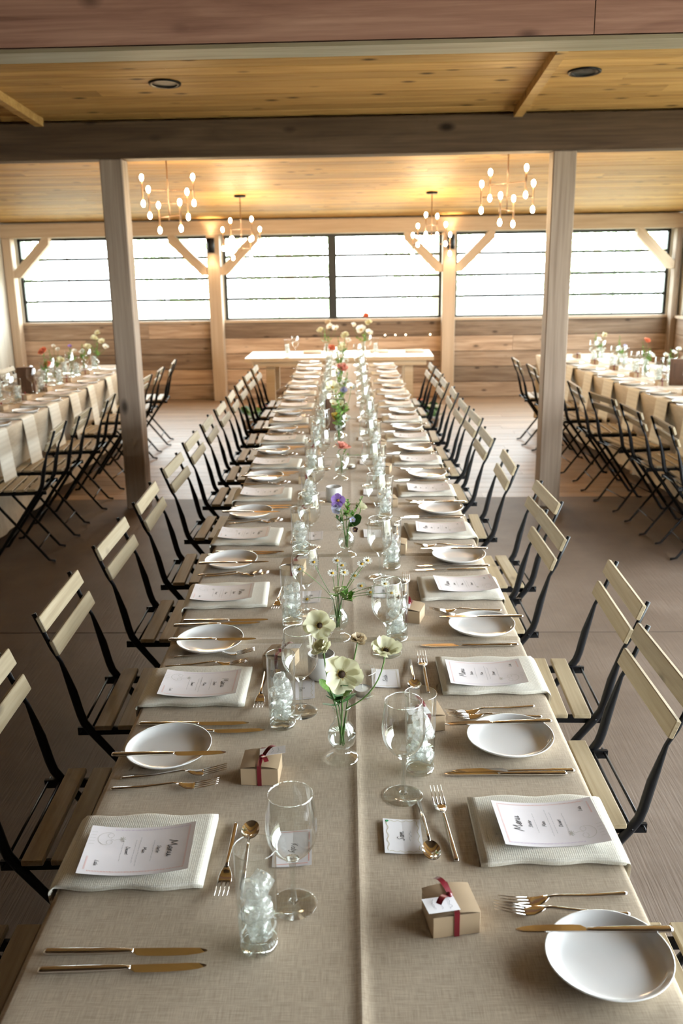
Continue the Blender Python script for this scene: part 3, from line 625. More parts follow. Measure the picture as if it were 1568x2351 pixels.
def make_menu(curl=1.0, name_label=''):
    zf = lambda x, y: menu_z(x, y) * curl + .004
    mb = MB(); mb.grid(lambda u, v: ((u - .5) * MW, (v - .5) * MH, zf((u - .5) * MW, (v - .5) * MH)), 8, 14)
    mb.grid(lambda u, v: ((.5 - u) * MW, (v - .5) * MH, zf((.5 - u) * MW, (v - .5) * MH) - .0005), 8, 14)
    t = mb.obj('menu_card', 'pink_paper', None); zt = lambda x, y: zf(x, y) + .0004
    k = MB(); write(k, 'Menu', 0, .048, .0072, .0013, zt)
    k.obj('menu_title', 'ink', t, False)
    for txt, xx, yy, hh in (('Starter', 0, .030, .0030), ('Main', 0, .006, .0030), ('Dessert', 0, -.022, .0030), ('Late', .034, -.066, .0032)):
        k = MB(); write(k, txt, xx, yy, hh, .0007, zt); k.obj('heading', 'ink', t, False)
    k = MB(); rg = random.Random(3)
    for yy, wd in ((.023, .05), (-.001, .07), (-.008, .056), (-.029, .052)):
        x = -wd / 2
        while x < wd / 2:
            l = rg.uniform(.003, .008); k.stroke([(x + i * l / 4, yy + rg.uniform(-.0006, .0006)) for i in range(5)], .0005, zt); x += l + .0016
    k.obj('small_print', 'grey_ink', t, False)
    k = MB(); cx, cy_ = -.03, -.06
    k.stroke([(cx + .017 * math.cos(a * .3), cy_ + .017 * math.sin(a * .3) + .004) for a in range(10, 22)], .0008, zt)
    for ox in (-.009, .009): k.stroke([(cx + ox + .006 * math.cos(a * .5), cy_ + .007 + .005 * math.sin(a * .5)) for a in range(13)], .0006, zt)
    for i in range(5): k.stroke([(cx - .016 + .008 * i, cy_ - .017), (cx - .015 + .008 * i, cy_ - .026)], .0006, zt)
    for a in range(8): k.stroke([(cx, cy_ + .028), (cx + .007 * math.cos(a * .785), cy_ + .028 + .005 * math.sin(a * .785))], .0012, zt)
    k.stroke([(cx, cy_ + .022), (cx + .003, cy_ + .014), (cx, cy_ + .008)], .0006, zt)
    k.obj('drawing', 'doodle', t, False)
    for nm, mt_, pts in (('border', 'red_ink', [((-.055, .08), (.055, .08)), ((.055, .08), (.055, -.078)), ((.02, -.08), (.055, -.08))]), ('border', 'violet_ink', [((-.055, .08), (-.055, -.05))])):
        k = MB()
        for a, b_ in pts:
            a = Vector(a); b_ = Vector(b_); n = int((b_ - a).length / .0024); d = (b_ - a).normalized(); nn = Vector((-d.y, d.x)) * .0012
            for i in range(n):
                p = a + d * .0024 * i; k.stroke([p - nn, p + nn], .0006, zt)
        k.obj(nm, mt_, t, False)
    return t
def make_card(name, border, style):
    zf = lambda x, y: .001 + .0035 * max(0, y / .036)
    W2, H2 = .048, .033
    mb = MB(); mb.grid(lambda u, v: ((u - .5) * 2 * W2, (v - .5) * 2 * H2, zf(0, (v - .5) * 2 * H2)), 2, 6)
    mb.grid(lambda u, v: ((.5 - u) * 2 * W2, (v - .5) * 2 * H2, zf(0, (v - .5) * 2 * H2) - .0009), 2, 6)
    t = mb.obj('name_card', 'paper', None, False); zt = lambda x, y: zf(x, y) + .0004
    k = MB(); write(k, name, 0, -.002 if style != 'plain' else -.004, .0058, .001, zt); k.obj('name_lettering', 'ink', t, False)
    k = MB()
    if style == 'wave':
        for x0, y0, x1, y1 in ((-.042, .026, .04, .026), (.042, .024, .042, -.026), (.04, -.027, -.04, -.027), (-.043, -.026, -.043, .024)):
            k.stroke([(x0 + (x1 - x0) * i / 40 + (.0016 * math.sin(i * .55) if x0 == x1 else 0), y0 + (y1 - y0) * i / 40 + (.0016 * math.sin(i * .55) if y0 == y1 else 0)) for i in range(41)], .0008, zt)
    elif style == 'dash':
        for i in range(3): k.stroke([(-.04 + .028 * i, .028), (-.018 + .028 * i, .028)], .0011, zt); k.stroke([(-.04 + .028 * i, -.028), (-.018 + .028 * i, -.028)], .0011, zt)
        k.stroke([(.043, -.026), (.043, .026)], .0011, zt); k.stroke([(-.043, -.026), (-.043, .026)], .0011, zt)
    else:
        for q in (.027, -.027): k.stroke([(-.042, q), (.042, q)], .0007, zt)
        for q in (.042, -.042): k.stroke([(q, -.027), (q, .027)], .0007, zt)
    k.obj('border', border, t, False)
    if style == 'wave' and name == 'Sam':
        MB().lathe([(.003, .0), (.0005, .0001)], 12, (.041, .026, zt(0, .026) + .0002)).obj('dot', 'green_ink', t, False)
        k = MB(); rg = random.Random(5); k.stroke([(-.014 + .0022 * i, -.013 + rg.uniform(-.0025, .0025)) for i in range(14)], .0006, zt); k.obj('second_line', 'grey_ink', t, False)
    return t
def make_plate():
    R = .0875; n = 56
    def rr(a): return 1 + .018 * math.cos(2 * a + .6) + .014 * math.cos(3 * a + 1.0)
    prof = [(.0, .0035), (.3, .0035), (.55, .0045), (.76, .0055), (.89, .0105), (.965, .0160), (1.0, .0185), (1.003, .0202), (.985, .0202), (.955, .0178), (.9, .0130), (.83, .0090), (.7, .0068), (.4, .0062), (0.001, .0062)]
    prof = [(max(r, .001), z) for r, z in prof]; prof[0] = (.001, .002); prof[1] = (.34, .002); prof[2] = (.5, .0035)
    mb = MB(); vs = []; fs = []
    for r, z in prof:
        for k in range(n): a = 2 * PI * k / n; q = R * r * (1 + (rr(a) - 1) * min(1, r)); vs.append((q * math.cos(a), q * math.sin(a), z * (1 + .10 * math.cos(a * 2 + 1) * (r > .8))))
    for i in range(len(prof) - 1):
        for k in range(n): k2 = (k + 1) % n; fs.append((i * n + k, i * n + k2, (i + 1) * n + k2, (i + 1) * n + k))
    mb.add(vs, fs); return mb.obj('bread_plate', 'china')
def make_knife(ln=.236):
    """handle end at y=-ln/2, tip at +ln/2"""
    t = thing('table_knife', 'x', 'knife'); h = ln * .52; y0 = -ln / 2
    mb = MB(); st = [(0, .0052, .0028), (.004, .0058, .0034), (h * .6, .0055, .0034), (h * .92, .0046, .0030), (h, .0036, .0024), (h + .006, .0034, .002)]
    n = 10; vs = []
    for y, a, c in st:
        for k in range(n): g = 2 * PI * k / n; vs.append((a * math.copysign(abs(math.cos(g)) ** .6, math.cos(g)), y0 + y, .004 + c * math.copysign(abs(math.sin(g)) ** .6, math.sin(g))))
    fs = [(i * n + k, i * n + (k + 1) % n, (i + 1) * n + (k + 1) % n, (i + 1) * n + k) for i in range(len(st) - 1) for k in range(n)] + [tuple(range(n - 1, -1, -1)), tuple(range((len(st) - 1) * n, len(st) * n))]
    mb.add(vs, fs).obj('handle', 'steel', t)
    b0 = y0 + h; bl = ln - h; out = [(0, -.0035, .0035), (.06, -.0035, .0045), (.12, -.0036, .0095), (.22, -.0036, .0105), (.5, -.0036, .0108), (.75, -.0036, .0095), (.9, -.003, .007), (.97, -.001, .004), (1.0, .0008, .002)]
    vs = []
    for u, l, r in out:
        for (x, z) in ((l, .0052), (r, .0043), (r, .0038), (l, .003)): vs.append((x, b0 + bl * u, z))
    fs = [(i * 4 + k, i * 4 + (k + 1) % 4, (i + 1) * 4 + (k + 1) % 4, (i + 1) * 4 + k) for i in range(len(out) - 1) for k in range(4)] + [(3, 2, 1, 0), tuple(range((len(out) - 1) * 4, len(out) * 4))]
    MB().add(vs, fs).obj('blade', 'steel', t, False); return t
def strip(st, n=8):
    """st: (y, z, halfwidth, thickness) -> closed strip along y"""
    vs = []
    for y, z, a, c in st:
        for k in range(n): g = 2 * PI * k / n; vs.append((a * math.cos(g), y, z + c * math.sin(g)))
    fs = [(i * n + k, (i + 1) * n + k, (i + 1) * n + (k + 1) % n, i * n + (k + 1) % n) for i in range(len(st) - 1) for k in range(n)] + [tuple(range(n)), tuple(range(len(st) * n - 1, (len(st) - 1) * n - 1, -1))]
    return vs, fs
def make_fork(ln=.205):
    t = thing('table_fork', 'x', 'fork'); y0 = -ln / 2
    vs, fs = strip([(y0, .003, .0042, .0022), (y0 + .004, .003, .0048, .0026), (y0 + .06, .005, .0045, .0025), (y0 + .1, .0095, .0036, .0023), (y0 + .118, .0115, .003, .002), (y0 + .128, .0105, .0033, .0016)])
    MB().add(vs, fs).obj('handle', 'steel', t)
    mb = MB(); hs = [(y0 + .126, .0108, .0034, .0014), (y0 + .135, .0075, .0085, .0011), (y0 + .144, .0048, .0115, .001), (y0 + .154, .0042, .0122, .001), (y0 + .16, .0048, .0121, .001)]
    vs, fs = strip(hs, 10); mb.add(vs, fs)
    for k in range(4):
        x = -.0102 + .0068 * k
        mb.tube([(x, y0 + .158, .0048), (x * .98, y0 + .18, .0085), (x * .96, y0 + .204, .0145)], [.0014, .0013, .0008], 5)
    mb.obj('head', 'steel', t); return t
def make_spoon(ln=.175):
    t = thing('dessert_spoon', 'x', 'spoon'); y0 = -ln / 2
    vs, fs = strip([(y0, .003, .004, .002), (y0 + .05, .005, .004, .0022), (y0 + .1, .0095, .003, .002), (y0 + .125, .0105, .0026, .0018)]); MB().add(vs, fs).obj('handle', 'steel', t)
    mb = MB(); yc = y0 + .148
    for sgn, off in ((1, .0), (-1, -.0012)):
        mb.grid(lambda u, v: ((lambda r, a: (r * .0155 * math.cos(a), yc + r * .026 * math.sin(a), .0035 + off + .0072 * r * r))(u, sgn * v * 2 * PI)), 6, 20)
    mb.obj('bowl', 'steel', t); return t
def make_wine():
    t = thing('wine_glass', 'x', 'wine glass')
    MB().lathe([(.001, .006), (.006, .0062), (.014, .0045), (.03, .0028), (.0362, .0022), (.0368, .0012), (.0362, .0003), (.001, .0003)], 36).obj('foot', 'foot_glass', t)
    MB().lathe([(.001, .0055), (.0085, .0062), (.0052, .012), (.0042, .022), (.0040, .05), (.0044, .068), (.0062, .076), (.0105, .081), (.0108, .083), (.001, .0845)], 20).obj('stem', 'solid_glass', t)
    MB().lathe([(.001, .0838), (.008, .0845), (.017, .089), (.0275, .099), (.0355, .112), (.0395, .128), (.0402, .142), (.0388, .160), (.0362, .178), (.0338, .194)], 44).obj('bowl', 'glass', t)
    MB().lathe([(.0332, .1935), (.0336, .1948), (.0342, .1948), (.0344, .1935)], 44).obj('rim', 'solid_glass', t)
    return t
ice_me = []
for k in range(4):
    bm = bmesh.new(); bmesh.ops.create_cube(bm, size=.0255); rg = random.Random(k)
    for v in bm.verts: v.co += Vector((rg.uniform(-.003, .003), rg.uniform(-.003, .003), rg.uniform(-.003, .003)))
    bmesh.ops.bevel(bm, geom=bm.edges[:], offset=.006, segments=2, affect='EDGES', profile=.6)
    me = bpy.data.meshes.new('ice_cube'); bm.to_mesh(me); bm.free(); me.materials.append(MT['ice']); me.polygons.foreach_set('use_smooth', [True] * len(me.polygons)); ice_me.append(me)
def make_tumbler(seed, ice=True):
    rg = random.Random(seed); t = thing('water_glass', 'x', 'water glass')
    MB().lathe([(.0275, .0105), (.0282, .02), (.0292, .07), (.0304, .165)], 36).obj('wall', 'glass', t)
    MB().lathe([(.001, .0005), (.026, .0005), (.0275, .003), (.0277, .0105), (.024, .0100), (.001, .0085)], 36).obj('thick_base', 'solid_glass', t)
    MB().lathe([(.0303, .1645), (.0299, .1658), (.0307, .1662), (.0312, .165), (.0305, .1642)], 36).obj('rim', 'solid_glass', t)
    wl_ = .046; MB().lathe([(.001, .0108), (.0268, .0108), (.0283, wl_), (.001, wl_ - .0005)], 28).obj('water', 'water', t)
    if ice:
        zz = .034; k = 0
        while zz < .122:
            a = rg.uniform(0, 6.28)
            for s in (0, 1):
                if s and zz > .105: break
                place('ice_cube', ice_me[k % 4], t, (.0095 * math.cos(a + PI * s), .0095 * math.sin(a + PI * s), zz + rg.uniform(-.003, .004)), (rg.uniform(-.7, .7), rg.uniform(-.7, .7), rg.uniform(0, 3))); k += 1
            zz += .023
    return t
def make_box():
    t = thing('favor_box', 'x', 'gift box'); a, b_, h = .033, .036, .037
    MB().span((-a, -b_, 0), (a, b_, h - .002)).obj('body', 'kraft', t, False, .0008)
    MB().grid(lambda u, v: ((u - .5) * 2.04 * a, (v - .5) * 2.04 * b_, h - .001 + .0045 * (1 - (2 * v - 1) ** 2)), 2, 10).obj('lid', 'kraft', t)
    rb = MB(); zl = h + .0006
    rb.grid(lambda u, v: (-a - .001 + u * (2 * a + .002), -.004 + .008 * v, zl + .0042), 8, 1)
    for s in (-1, 1): rb.span((s * (a + .0004), -.004, .0), (s * (a + .0012), .004, zl + .0042))
    rr = rb.obj('ribbon', 'ribbon', t, False)
    k = MB()
    for (x, y, ang) in ((.006, .0, .5), (.0, .004, 2.4)):
        k.grid(lambda u, v: (x + math.cos(ang) * .032 * u + math.sin(ang) * (v - .5) * .009, y + math.sin(ang) * .032 * u - math.cos(ang) * (v - .5) * .009, zl + .006 + .012 * math.sin(u * 2.4)), 6, 1)
    k.lathe([(.001, .0), (.005, .001), (.0052, .005), (.001, .007)], 10, (.002, .002, zl + .003)); k.obj('bow', 'ribbon', rr)
    g = MB(); tz = zl + .0072
    g.box((0, 0, 0), (.03, .05, .0006), Euler((.1, -.06, .12)).to_matrix()); tg = g.obj('gift_tag', 'paper', t, False, loc=(-.017, .02, tz))
    w = MB(); rg = random.Random(2)
    for q in (-.014, .0, .012): w.stroke([(-.010 + i * .0022, q + rg.uniform(-.0022, .0022)) for i in range(10)], .0007, lambda x, y: .0010 + y * .1 + x * .06)
    w.obj('tag_writing', 'grey_ink', tg, False); return t
def make_napkin(seed, ln=.235, hang=.22, flare=-.02):
    """runs from y=+ln (inner end) to the table edge y=0 and hangs down beyond it"""
    rg = random.Random(seed); W2 = .096; T = .0062; vs = []; n = 30
    path = [(ln - (ln - .012) * i / 14, T, 0.0) for i in range(15)] + [(.0, T, .0)]
    R = .009
    for a in (20, 42, 66, 88): path.append((-R * math.sin(math.radians(a)), T - R + R * math.cos(math.radians(a)), math.radians(a)))
    for i in range(1, 7): path.append((-R - .001 - flare * i / 6, T - R - hang * i / 6, PI / 2))
    st = []
    for j, (y, z, a) in enumerate(path):
        tp = 1 - .0 * j; ring = []
        wob = .003 * math.sin(j * .9 + seed)
        for k in range(n):
            g = 2 * PI * k / n; cx = math.cos(g); cz = math.sin(g)
            x = W2 * tp * math.copysign(abs(cx) ** .35, cx) * (1 - .035 * math.exp(-((cz + .1) / .2) ** 2)) + wob
            th = T * math.copysign(abs(cz) ** .6, cz) * (1 if j < 14 else (.75 if j < 16 else .32))
            th *= 1 + .35 * (abs(x / W2) ** 6)
            if j < 15: th += .0025 * (x / W2 < -.5) * math.sin(PI * j / 15)
            ring.append((x, y + th * math.sin(a) * -1, z + th * math.cos(a)))
        vs += ring
    fs = [(i * n + k, (i + 1) * n + k, (i + 1) * n + (k + 1) % n, i * n + (k + 1) % n) for i in range(len(path) - 1) for k in range(n)] + [tuple(range(n)), tuple(range(len(path) * n - 1, (len(path) - 1) * n - 1, -1))]
    me = MB().add(vs, fs).mesh('napkin', 'napkin'); return me
P = dict(menu=tag(make_menu(), 'x', 'menu card'), plate=tag(make_plate(), 'x', 'plate'), knife=make_knife(), butter=make_knife(.226), fork=make_fork(), dfork=make_fork(.19), spoon=make_spoon(),
         wine=make_wine(), box=make_box(), napkin=tag(place('napkin', make_napkin(1)), 'x', 'napkin'), napkin2=tag(place('napkin', make_napkin(4)), 'x', 'napkin'), napkin_side=tag(place('napkin', make_napkin(2, .2, .33, .035)), 'x', 'napkin'))
P['water'] = [make_tumbler(k) for k in range(3)]
P['butter'].name = 'butter_knife'; P['dfork'].name = 'dessert_fork'
for k, (nm, bd, stl) in enumerate((('Sam', 'olive_ink', 'wave'), ('Katy', 'red_ink', 'dash'), ('Kristin', 'olive_ink', 'plain'), ('Ben', 'olive_ink', 'wave'), ('Marie', 'grey_ink', 'plain'), ('Dean', 'grey_ink', 'plain'))):
    P['card%d' % k] = tag(make_card(nm, bd, stl), 'x', 'place card')
PROTOS = [P[k] for k in P if k != 'water'] + P['water']
def setting(edge, rz, j, where, i, side, full=True, var=None, ztab=TZ, small=False):
    """edge: world point on the table edge at the middle of the setting; rz turns local x to the guest's right"""
    c, s = math.cos(rz), math.sin(rz); rg = random.Random(hash((i, side)) if False else i * 31 + (1 if side == 'left' else 2) + (7 if small else 0)); V = var or {}
    def W(u, v, dz=0): return (edge[0] + c * u - s * v, edge[1] + s * u + c * v, ztab + dz)
    def lab(kind):
        if small: return '%s, %s setting from the front, %s' % (kind, ORD[i], where)
        return '%s at the %s place setting from the front, %s' % (kind, ORD[i], where)
    def put(key, u, v, dz, a, kind, grp, tilt=(0, 0)):
        pr = P[key] if isinstance(key, str) else key
        du, dv, da = V.get(kind, (0, 0, 0))
        jt = 0 if V else 1
        return dup(pr, W(u + du + jt * rg.uniform(-.008, .008), v + dv + jt * rg.uniform(-.008, .008), dz), rz + a + da + jt * rg.uniform(-.05, .05), lab(kind), grp, tilt)
    put('napkin_side' if small else ('napkin' if i % 2 else 'napkin2'), 0, .0, .0006, 0, 'folded cream napkin', 'folded napkins on the table edges')
    put('menu', 0, .105, .0115, 0, 'printed menu card', 'menu cards lying on the napkins')
    put('plate', -.305, .088, .0005, 0 if side == 'left' else 2.4, 'white bread plate', 'white bread plates')
    put('wine', .12, .345, .0005, 0, 'empty wine glass', 'wine glasses')
    put(P['water'][i % 3], .2, .31, .0005, rg.uniform(0, 6), 'iced water glass', 'water glasses with ice')
    put('box', -.222, .288, .0005, rg.uniform(-.3, .3), 'kraft gift box', 'kraft gift boxes with red ribbon')
    ck = V.get('cardkey', 'card%d' % (4 + i % 2))
    put(ck, -.005, .352, .0005, 0, 'handwritten name card', 'name cards')
    put('knife', .178, .13, .0005, 0, 'inner table knife', 'table knives'); put('knife', .206, .113, .0005, .03, 'outer table knife', 'table knives')
    if full:
        put('fork', -.18, .12, .0005, .05, 'inner table fork', 'table forks'); put('fork', -.208, .1, .0005, .0, 'outer table fork', 'table forks')
        put('butter', -.265, .098, .0205, .0, 'plate butter knife', 'butter knives resting on the plates')
        put('spoon', .01, .297, .0005, PI / 2, 'small dessert spoon', 'dessert spoons')
        put('dfork', .015, .268, .0005, -PI / 2, 'small dessert fork', 'dessert forks')
EL, ER = -.476, .443
yl = [1.305, 1.915, 2.50] + [2.50 + .603 * k for k in range(1, 11)]
yr = [1.355, 1.955, 2.545] + [2.545 + .597 * k for k in range(1, 11)]
VL = {0: {'cardkey': 'card1', 'inner table knife': (.048, .015, 0), 'outer table knife': (.052, .035, 0), 'iced water glass': (.013, .026, 0), 'empty wine glass': (.007, .037, 0), 'white bread plate': (-.017, .014, 0), 'plate butter knife': (-.017, .014, 0.02), 'inner table fork': (-.015, .0, -.02), 'outer table fork': (-.03, .03, .1), 'kraft gift box': (-.013, .012, .12), 'handwritten name card': (-.005, .02, .03), 'printed menu card': (.012, .012, .05)},
      1: {'cardkey': 'card3', 'inner table knife': (-.006, .005, 0), 'outer table knife': (.0, .06, 0), 'iced water glass': (-.022, .017, 0), 'empty wine glass': (.0, .019, 0), 'white bread plate': (.057, .02, 0), 'plate butter knife': (.035, .02, 0), 'inner table fork': (.06, .0, 0), 'outer table fork': (.03, .03, .1), 'kraft gift box': (.1, .015, 0), 'handwritten name card': (.02, .005, .04), 'printed menu card': (.01, .02, 0)}}
VR = {0: {'cardkey': 'card0', 'iced water glass': (0, .002, 0), 'empty wine glass': (-.007, .005, 0), 'kraft gift box': (.007, .011, -.1), 'handwritten name card': (-.005, .006, 0), 'inner table knife': (.0, .02, 0), 'outer table knife': (-.019, .02, -.03), 'printed menu card': (0, 0, .04), 'inner table fork': (.005, -.0, 0.08), 'outer table fork': (.005, .03, -.05), 'small dessert spoon': (-.01, .02, .06), 'small dessert fork': (0, .013, .08)},
      1: {'cardkey': 'card2', 'iced water glass': (.025, .013, 0), 'empty wine glass': (.024, .007, 0), 'kraft gift box': (0, 0, .3), 'handwritten name card': (.005, .01, 0), 'inner table knife': (.0, .02, 0), 'outer table knife': (-.03, .02, 0), 'printed menu card': (-.012, .022, 0), 'white bread plate': (.005, .032, 0), 'plate butter knife': (.005, .04, .05), 'inner table fork': (.01, .02, .15), 'outer table fork': (.01, .035, 0)}}
for i, y in enumerate(yl): setting((EL, y), -PI / 2, 0, 'left side of central table', i, 'left', True, VL.get(i))
for i, y in enumerate(yr): setting((ER, y), PI / 2, 0, 'right side of central table', i, 'right', True, VR.get(i))
for i, y in enumerate([5.32, 5.83, 6.35, 6.85, 7.31, 7.87, 8.42]): setting((LT['x'] + .39, y), PI / 2, 0, 'aisle side of the left-hand table', i, 'right', False, None, TZ, True)
for i, y in enumerate([6.3, 6.8, 7.3, 7.85, 8.4]): setting((LT['x'] - .39, y), -PI / 2, 0, 'wall side of the left-hand table', i, 'left', False, None, TZ, True)
for i, y in enumerate([5.2, 5.71, 6.17, 6.67, 7.2, 7.68, 8.17, 8.7]):
    p = RTO + uy * ((y - RTO.y) / math.cos(RZ)); setting((p.x, p.y), -PI / 2 + RZ, 0, 'aisle side of the right-hand table', i, 'left', False, None, TZ, True)
for i, y in enumerate([5.9, 6.4, 6.95, 7.45, 7.95, 8.5]):
    p = RTO + uy * ((y - RTO.y) / math.cos(RZ)) + ux * .78; setting((p.x, p.y), PI / 2 + RZ, 0, 'wall side of the right-hand table', i, 'right', False, None, TZ, True)
# head table things
def headp(u, v): a = -.02; return (-.08 + u * math.cos(a) - v * math.sin(a), 9.7 + u * math.sin(a) + v * math.cos(a), TZ)
dup(P['wine'], headp(-.47, -.05), 0, 'wine glass on the left end of the far head table', 'wine glasses'); dup(P['water'][0], headp(-.55, -.12), 0, 'iced water glass on the left end of the far head table', 'water glasses with ice')
dup(P['wine'], headp(.3, .0), 0, 'wine glass right of the vases on the far head table', 'wine glasses'); dup(P['water'][1], headp(.38, -.05), 0, 'iced water glass right of the vases on the far head table', 'water glasses with ice')
fn = MB().box((0, 0, .012), (.2, .13, .022)).mesh('folded_napkin', 'napkin', True, .006)
for k, (u, lb) in enumerate(((-.3, 'folded napkin left of the vases on the far head table'), (.42, 'folded napkin right of the vases on the far head table'), (.8, 'folded napkin at the right end of the far head table'))):
    p = headp(u, .12); tag(place('napkin', fn, None, (p[0], p[1], p[2] + .0005), (0, 0, .05 * k)), lb, 'napkin', 'napkins on the head table')
for o in PROTOS:
    def rm(q):
        for ch in list(q.children): rm(ch)
        bpy.data.objects.remove(q)
    rm(o)

# ================================================================== VASES AND FLOWERS
def vase(x, y, label, s=1.0):
    t = thing('bud_vase', label, 'vase', (x, y, TZ + .0006), 0, 'clear glass bud vases'); 
    MB().lathe([(.036, .0005), (.0365, .0015), (.03, .006), (.018, .013), (.0125, .019), (.0165, .026), (.0245, .034), (.0285, .046), (.028, .058), (.0235, .070), (.0165, .079), (.0145, .088), (.0155, .100), (.0185, .114)], 36).obj('glass_body', 'glass', t)
    MB().lathe([(.0183, .1135), (.0183, .1150), (.0191, .1150), (.0190, .1135)], 36).obj('rim', 'solid_glass', t)
    MB().lathe([(.001, .024), (.0125, .0245), (.024, .036), (.0278, .047), (.0274, .056), (.001, .0555)], 28).obj('water', 'water', t)
    return t
def petal_mesh(name, mt, ln, wd, cup=.25, ruf=.0, n=5):
    def fn_(u, v):
        w = wd * math.sin(min(1, v * .9 + .1) * PI * .60) ** 1.2 * (1 - .5 * (max(0, v - .75) / .25) ** 2)
        x = (u - .5) * 2 * w; yy = ln * v
        return (x, yy * (1 - .06 * (2 * u - 1) ** 2), cup * ln * v * v + cup * 1.2 * x * x / wd * v + ruf * math.sin(u * 9) * v)
    return MB().grid(fn_, n, 7).mesh(name, mt)
PM = {}
for nm, mt_ in (('cream', 'p_cream'), ('white', 'p_white'), ('pink', 'p_pink'), ('coral', 'p_coral'), ('purple', 'p_purple'), ('blue', 'p_blue'), ('yellow', 'p_yellow'), ('dark', 'p_dark'), ('beige', 'p_beige')):
    PM[nm] = petal_mesh('petal', mt_, 1.0, .46, .30, .05, 8)
DAISY = petal_mesh('petal', 'p_white', 1.0, .17, .02, 0, 2)
CEN = {'dark': MB().lathe([(1, 0), (.95, .4), (.6, .75), (.1, .9)], 12, cap1=True).mesh('flower_centre', 'c_dark'), 'yellow': MB().lathe([(1, 0), (.95, .5), (.6, .85), (.1, 1)], 12, cap1=True).mesh('flower_centre', 'c_yellow')}
LEAF = petal_mesh('leaf', 'leaf', 1.0, .2, .1, .0, 2); LEAFL = petal_mesh('leaf', 'leaf_light', 1.0, .3, .12, .02, 3); LEAFB = petal_mesh('leaf', 'leaf', 1.0, .42, .12, .0, 4)
def stem_pts(a, b_, bend):
    a = Vector(a); b_ = Vector(b_); mid = (a + b_) / 2 + Vector(bend)
    return [a * (1 - t) ** 2 + mid * 2 * t * (1 - t) + b_ * t * t for t in [i / 8 for i in range(9)]]
def flower(vx, vy, head, kind, size, label, face=(0, -.75, .6), bend=(0, 0, .02), n=7, centre='dark', layers=1, leaves=0, leafm=None, neck=True, cat='flower', zb=.03, lsz=.035, stemr=.0014):
    """head is a world point; the stem stands in the vase at (vx,vy)"""
    base = Vector((vx + rnd(-.006, .006), vy + rnd(-.006, .006), TZ + zb)); h = Vector(head)
    t = thing('flower', label, cat, base); hl = h - base
    neckp = Vector((vx, vy, TZ + .112)) - base + Vector((max(-.011, min(.011, hl.x * .3)), max(-.011, min(.011, hl.y * .3)), 0))
    pts = [Vector((0, 0, 0)), neckp * .5] + stem_pts(neckp, hl, bend) if neck else stem_pts((0, 0, 0), hl, bend)
    MB().tube(pts, stemr, 5).obj('stem', 'stem', t)
    f = Vector(face).normalized(); q = f.to_track_quat('Z', 'Y'); 
    def at(o, off, sc_, eul):
        o.rotation_mode = 'QUATERNION'; o.rotation_quaternion = q @ Euler(eul).to_quaternion(); o.location = hl + q @ Vector(off); o.scale = sc_
    if kind == 'daisy':
        for k in range(12): at(place('petal', DAISY, t), (0, 0, 0), (size,) * 3, (.12, 0, 2 * PI * k / 11))
        at(place('flower_centre', CEN['yellow'], t), (0, 0, 0), (size * .3,) * 3, (0, 0, 0))
    elif kind == 'ball':
        pass
    else:
        for ly in range(layers):
            for k in range(n):
                s_ = size * (1 - .17 * ly); at(place('petal', PM[kind], t), (0, 0, .002 * ly), (s_ * rnd(.85, 1.12), s_ * rnd(.88, 1.1), s_ * rnd(.6, 1.5)), ((.1 if layers == 1 else .15 + .32 * ly) + rnd(-.16, .22), rnd(-.22, .22), 2 * PI * (k + .5 * ly) / n + rnd(-.16, .16)))
        if centre: at(place('flower_centre', CEN[centre], t), (0, 0, .001 + size * .02), (size * .19, size * .19, size * .22), (0, 0, 0))
        if centre == 'dark' and size > .024:
            sm_ = MB()
            for k in range(26):
                a = k * 2.4; r_ = size * (.2 + .09 * (k % 3) / 2); sm_.tube([(math.cos(a) * size * .14, math.sin(a) * size * .14, size * .08), (math.cos(a) * r_, math.sin(a) * r_, size * .2)], size * .014, 4)
            at(sm_.obj('stamens', 'c_yellow', t), (0, 0, 0), (1, 1, 1), (0, 0, 0))
    for k in range(leaves):
        p = pts[min(len(pts) - 1, 3 + k % 4)]; o = place('leaf', leafm or LEAF, t, p); o.rotation_euler = (rnd(.1, .7), rnd(-.3, .3), rnd(0, 6.28)); o.scale = (lsz * rnd(.8, 1.3),) * 3
    return t
def sprig(vx, vy, top, label, mt_='leaf_light', n=16, size=.016, tip=None, bend=(0, 0, .0), zb=.03, cat='greenery', neck=True):
    base = Vector((vx + rnd(-.006, .006), vy + rnd(-.006, .006), TZ + zb)); hl = Vector(top) - base; t = thing('leafy_sprig', label, cat, base)
    neckp = Vector((vx, vy, TZ + .112)) - base + Vector((max(-.01, min(.01, hl.x * .3)), max(-.01, min(.01, hl.y * .3)), 0))
    pts = ([Vector((0, 0, 0))] + stem_pts(neckp, hl, bend)) if neck else stem_pts((0, 0, 0), hl, bend); MB().tube(pts, .0012, 5).obj('stem', 'stem', t)
    me = LEAFL if mt_ == 'leaf_light' else LEAF
    for k in range(n):
        f_ = .35 + .65 * k / n; i_ = f_ * (len(pts) - 1); p = pts[int(i_)].lerp(pts[min(len(pts) - 1, int(i_) + 1)], i_ % 1)
        o = place('leaf', me, t, p); o.rotation_euler = (rnd(.2, .9), 0, k * 2.4); o.scale = (size * (1.3 - .7 * k / n),) * 3
    if tip:
        for k in range(10):
            o = place('petal', PM[tip], t, hl + Vector((rnd(-.008, .008), rnd(-.008, .008), -.004 * k + .01))); o.rotation_euler = (rnd(.3, 1.2), 0, k * 2.1); o.scale = (.012,) * 3
    return t
